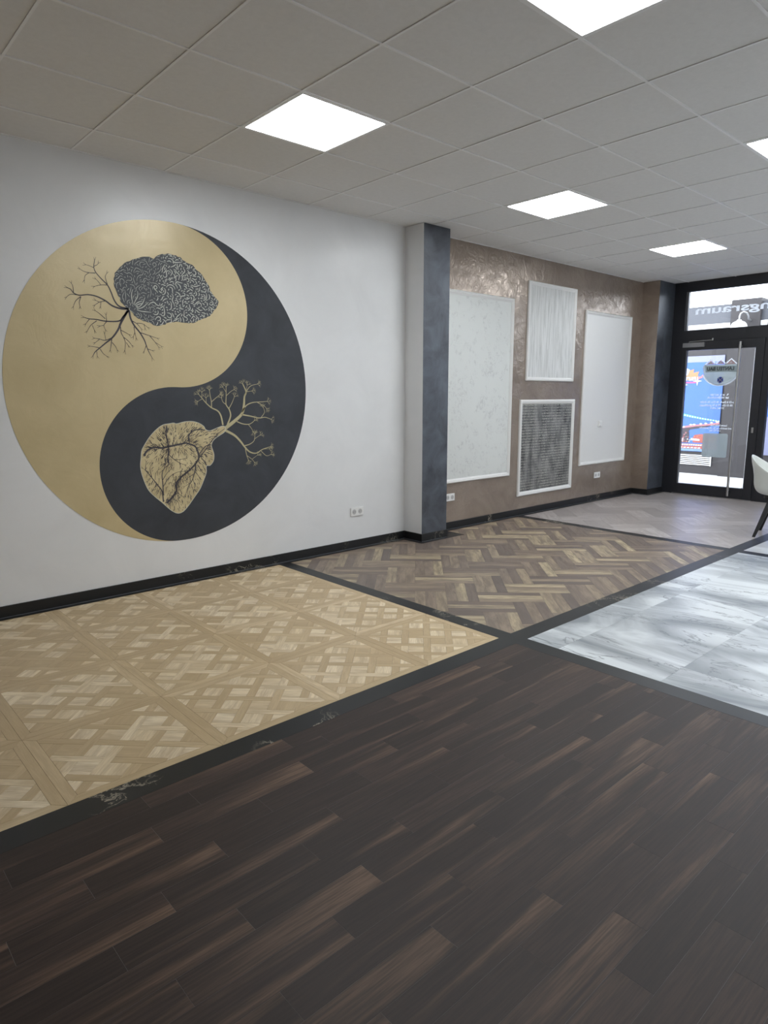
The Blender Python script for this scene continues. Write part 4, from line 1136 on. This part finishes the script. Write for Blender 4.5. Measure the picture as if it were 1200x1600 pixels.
cu = bpy.data.curves.new('poster_lettering', 'FONT'); cu.body = 'run'; cu.align_x = 'CENTER'; cu.align_y = 'CENTER'; cu.shear = 0.2; cu.offset = 0.03; cu.extrude = 0.001
cu.materials.append(MT['far_white'])
o = bpy.data.objects.new('poster_lettering', cu); col.objects.link(o); bpy.context.view_layer.update()
mw = Matrix.Translation((xp - 0.010, 0.675, 1.735)) @ Matrix(((0, 0, -1), (-1, 0, 0), (0, 1, 0))).to_4x4() @ Matrix.Diagonal((0.19 / o.dimensions.x, 0.13, 1, 1))
text_mesh(o, mw, po)

p2 = tag(empty('poster', (BX, -1.6, 0.40)), 'blue and lilac poster seen past the right edge of the door frame', 'poster')
MB().box((xp, -0.58, 1.06), (BX, -2.6, 2.13)).build('poster_board', 'poster_blue', p2)
MB().box((xp, -0.58, 0.40), (BX, -2.6, 1.059)).build('lower_field', 'poster_lilac', p2)

# white slatted grille below the poster
gr = tag(empty('slatted_grille', (BX, 0.55, 0.14)), 'white slatted vent grille below the blue poster', 'grille')
MB().box((BX - 0.004, 0.205, 0.15), (BX - 0.0005, 1.20, 0.33)).build('backing', 'far_wall', gr)
for k in range(6):
    z = 0.148 + k * 0.0335
    MB().box((BX - 0.022, 0.215, z), (BX - 0.0045, 1.20, z + 0.018)).build('slat', 'far_white', gr)
MB().box((BX - 0.026, 0.195, 0.140), (BX - 0.0045, 0.2145, 0.340)).build('end_frame', 'far_white', gr)

# outdoor lamp on the pier
lx, ly = BX - 0.35, -0.205
la = tag(empty('wall_lamp', (lx, ly, 2.55)), 'white dome lamp on curved bracket seen through the transom', 'lamp')
prof = [(0.132, 2.550), (0.130, 2.575), (0.118, 2.610), (0.092, 2.642), (0.050, 2.662), (0.036, 2.668), (0.034, 2.684), (0.0, 2.686)]
vs, fs = [], []
SG = 28
for r_, z_ in prof:
    for k in range(SG): vs.append((lx + r_ * math.cos(2 * PI * k / SG), ly + r_ * math.sin(2 * PI * k / SG), z_))
for i in range(len(prof) - 1):
    for k in range(SG): fs.append([i * SG + k, i * SG + (k + 1) % SG, (i + 1) * SG + (k + 1) % SG, (i + 1) * SG + k])
MB().add(vs, fs, 0, True).build('dome_shade', 'far_white', la, fix=True)
MB().tube([(lx, ly, 2.684), (lx, ly, 2.74), (lx + 0.01, ly - 0.012, 2.785), (lx + 0.03, ly - 0.045, 2.812), (lx + 0.07, ly - 0.085, 2.795), (lx + 0.11, ly - 0.100, 2.75), (lx + 0.13, ly - 0.100, 2.70), (BX - 0.10, ly - 0.100, 2.68)], 0.015, 12).build('bracket', 'steel_dark', la)
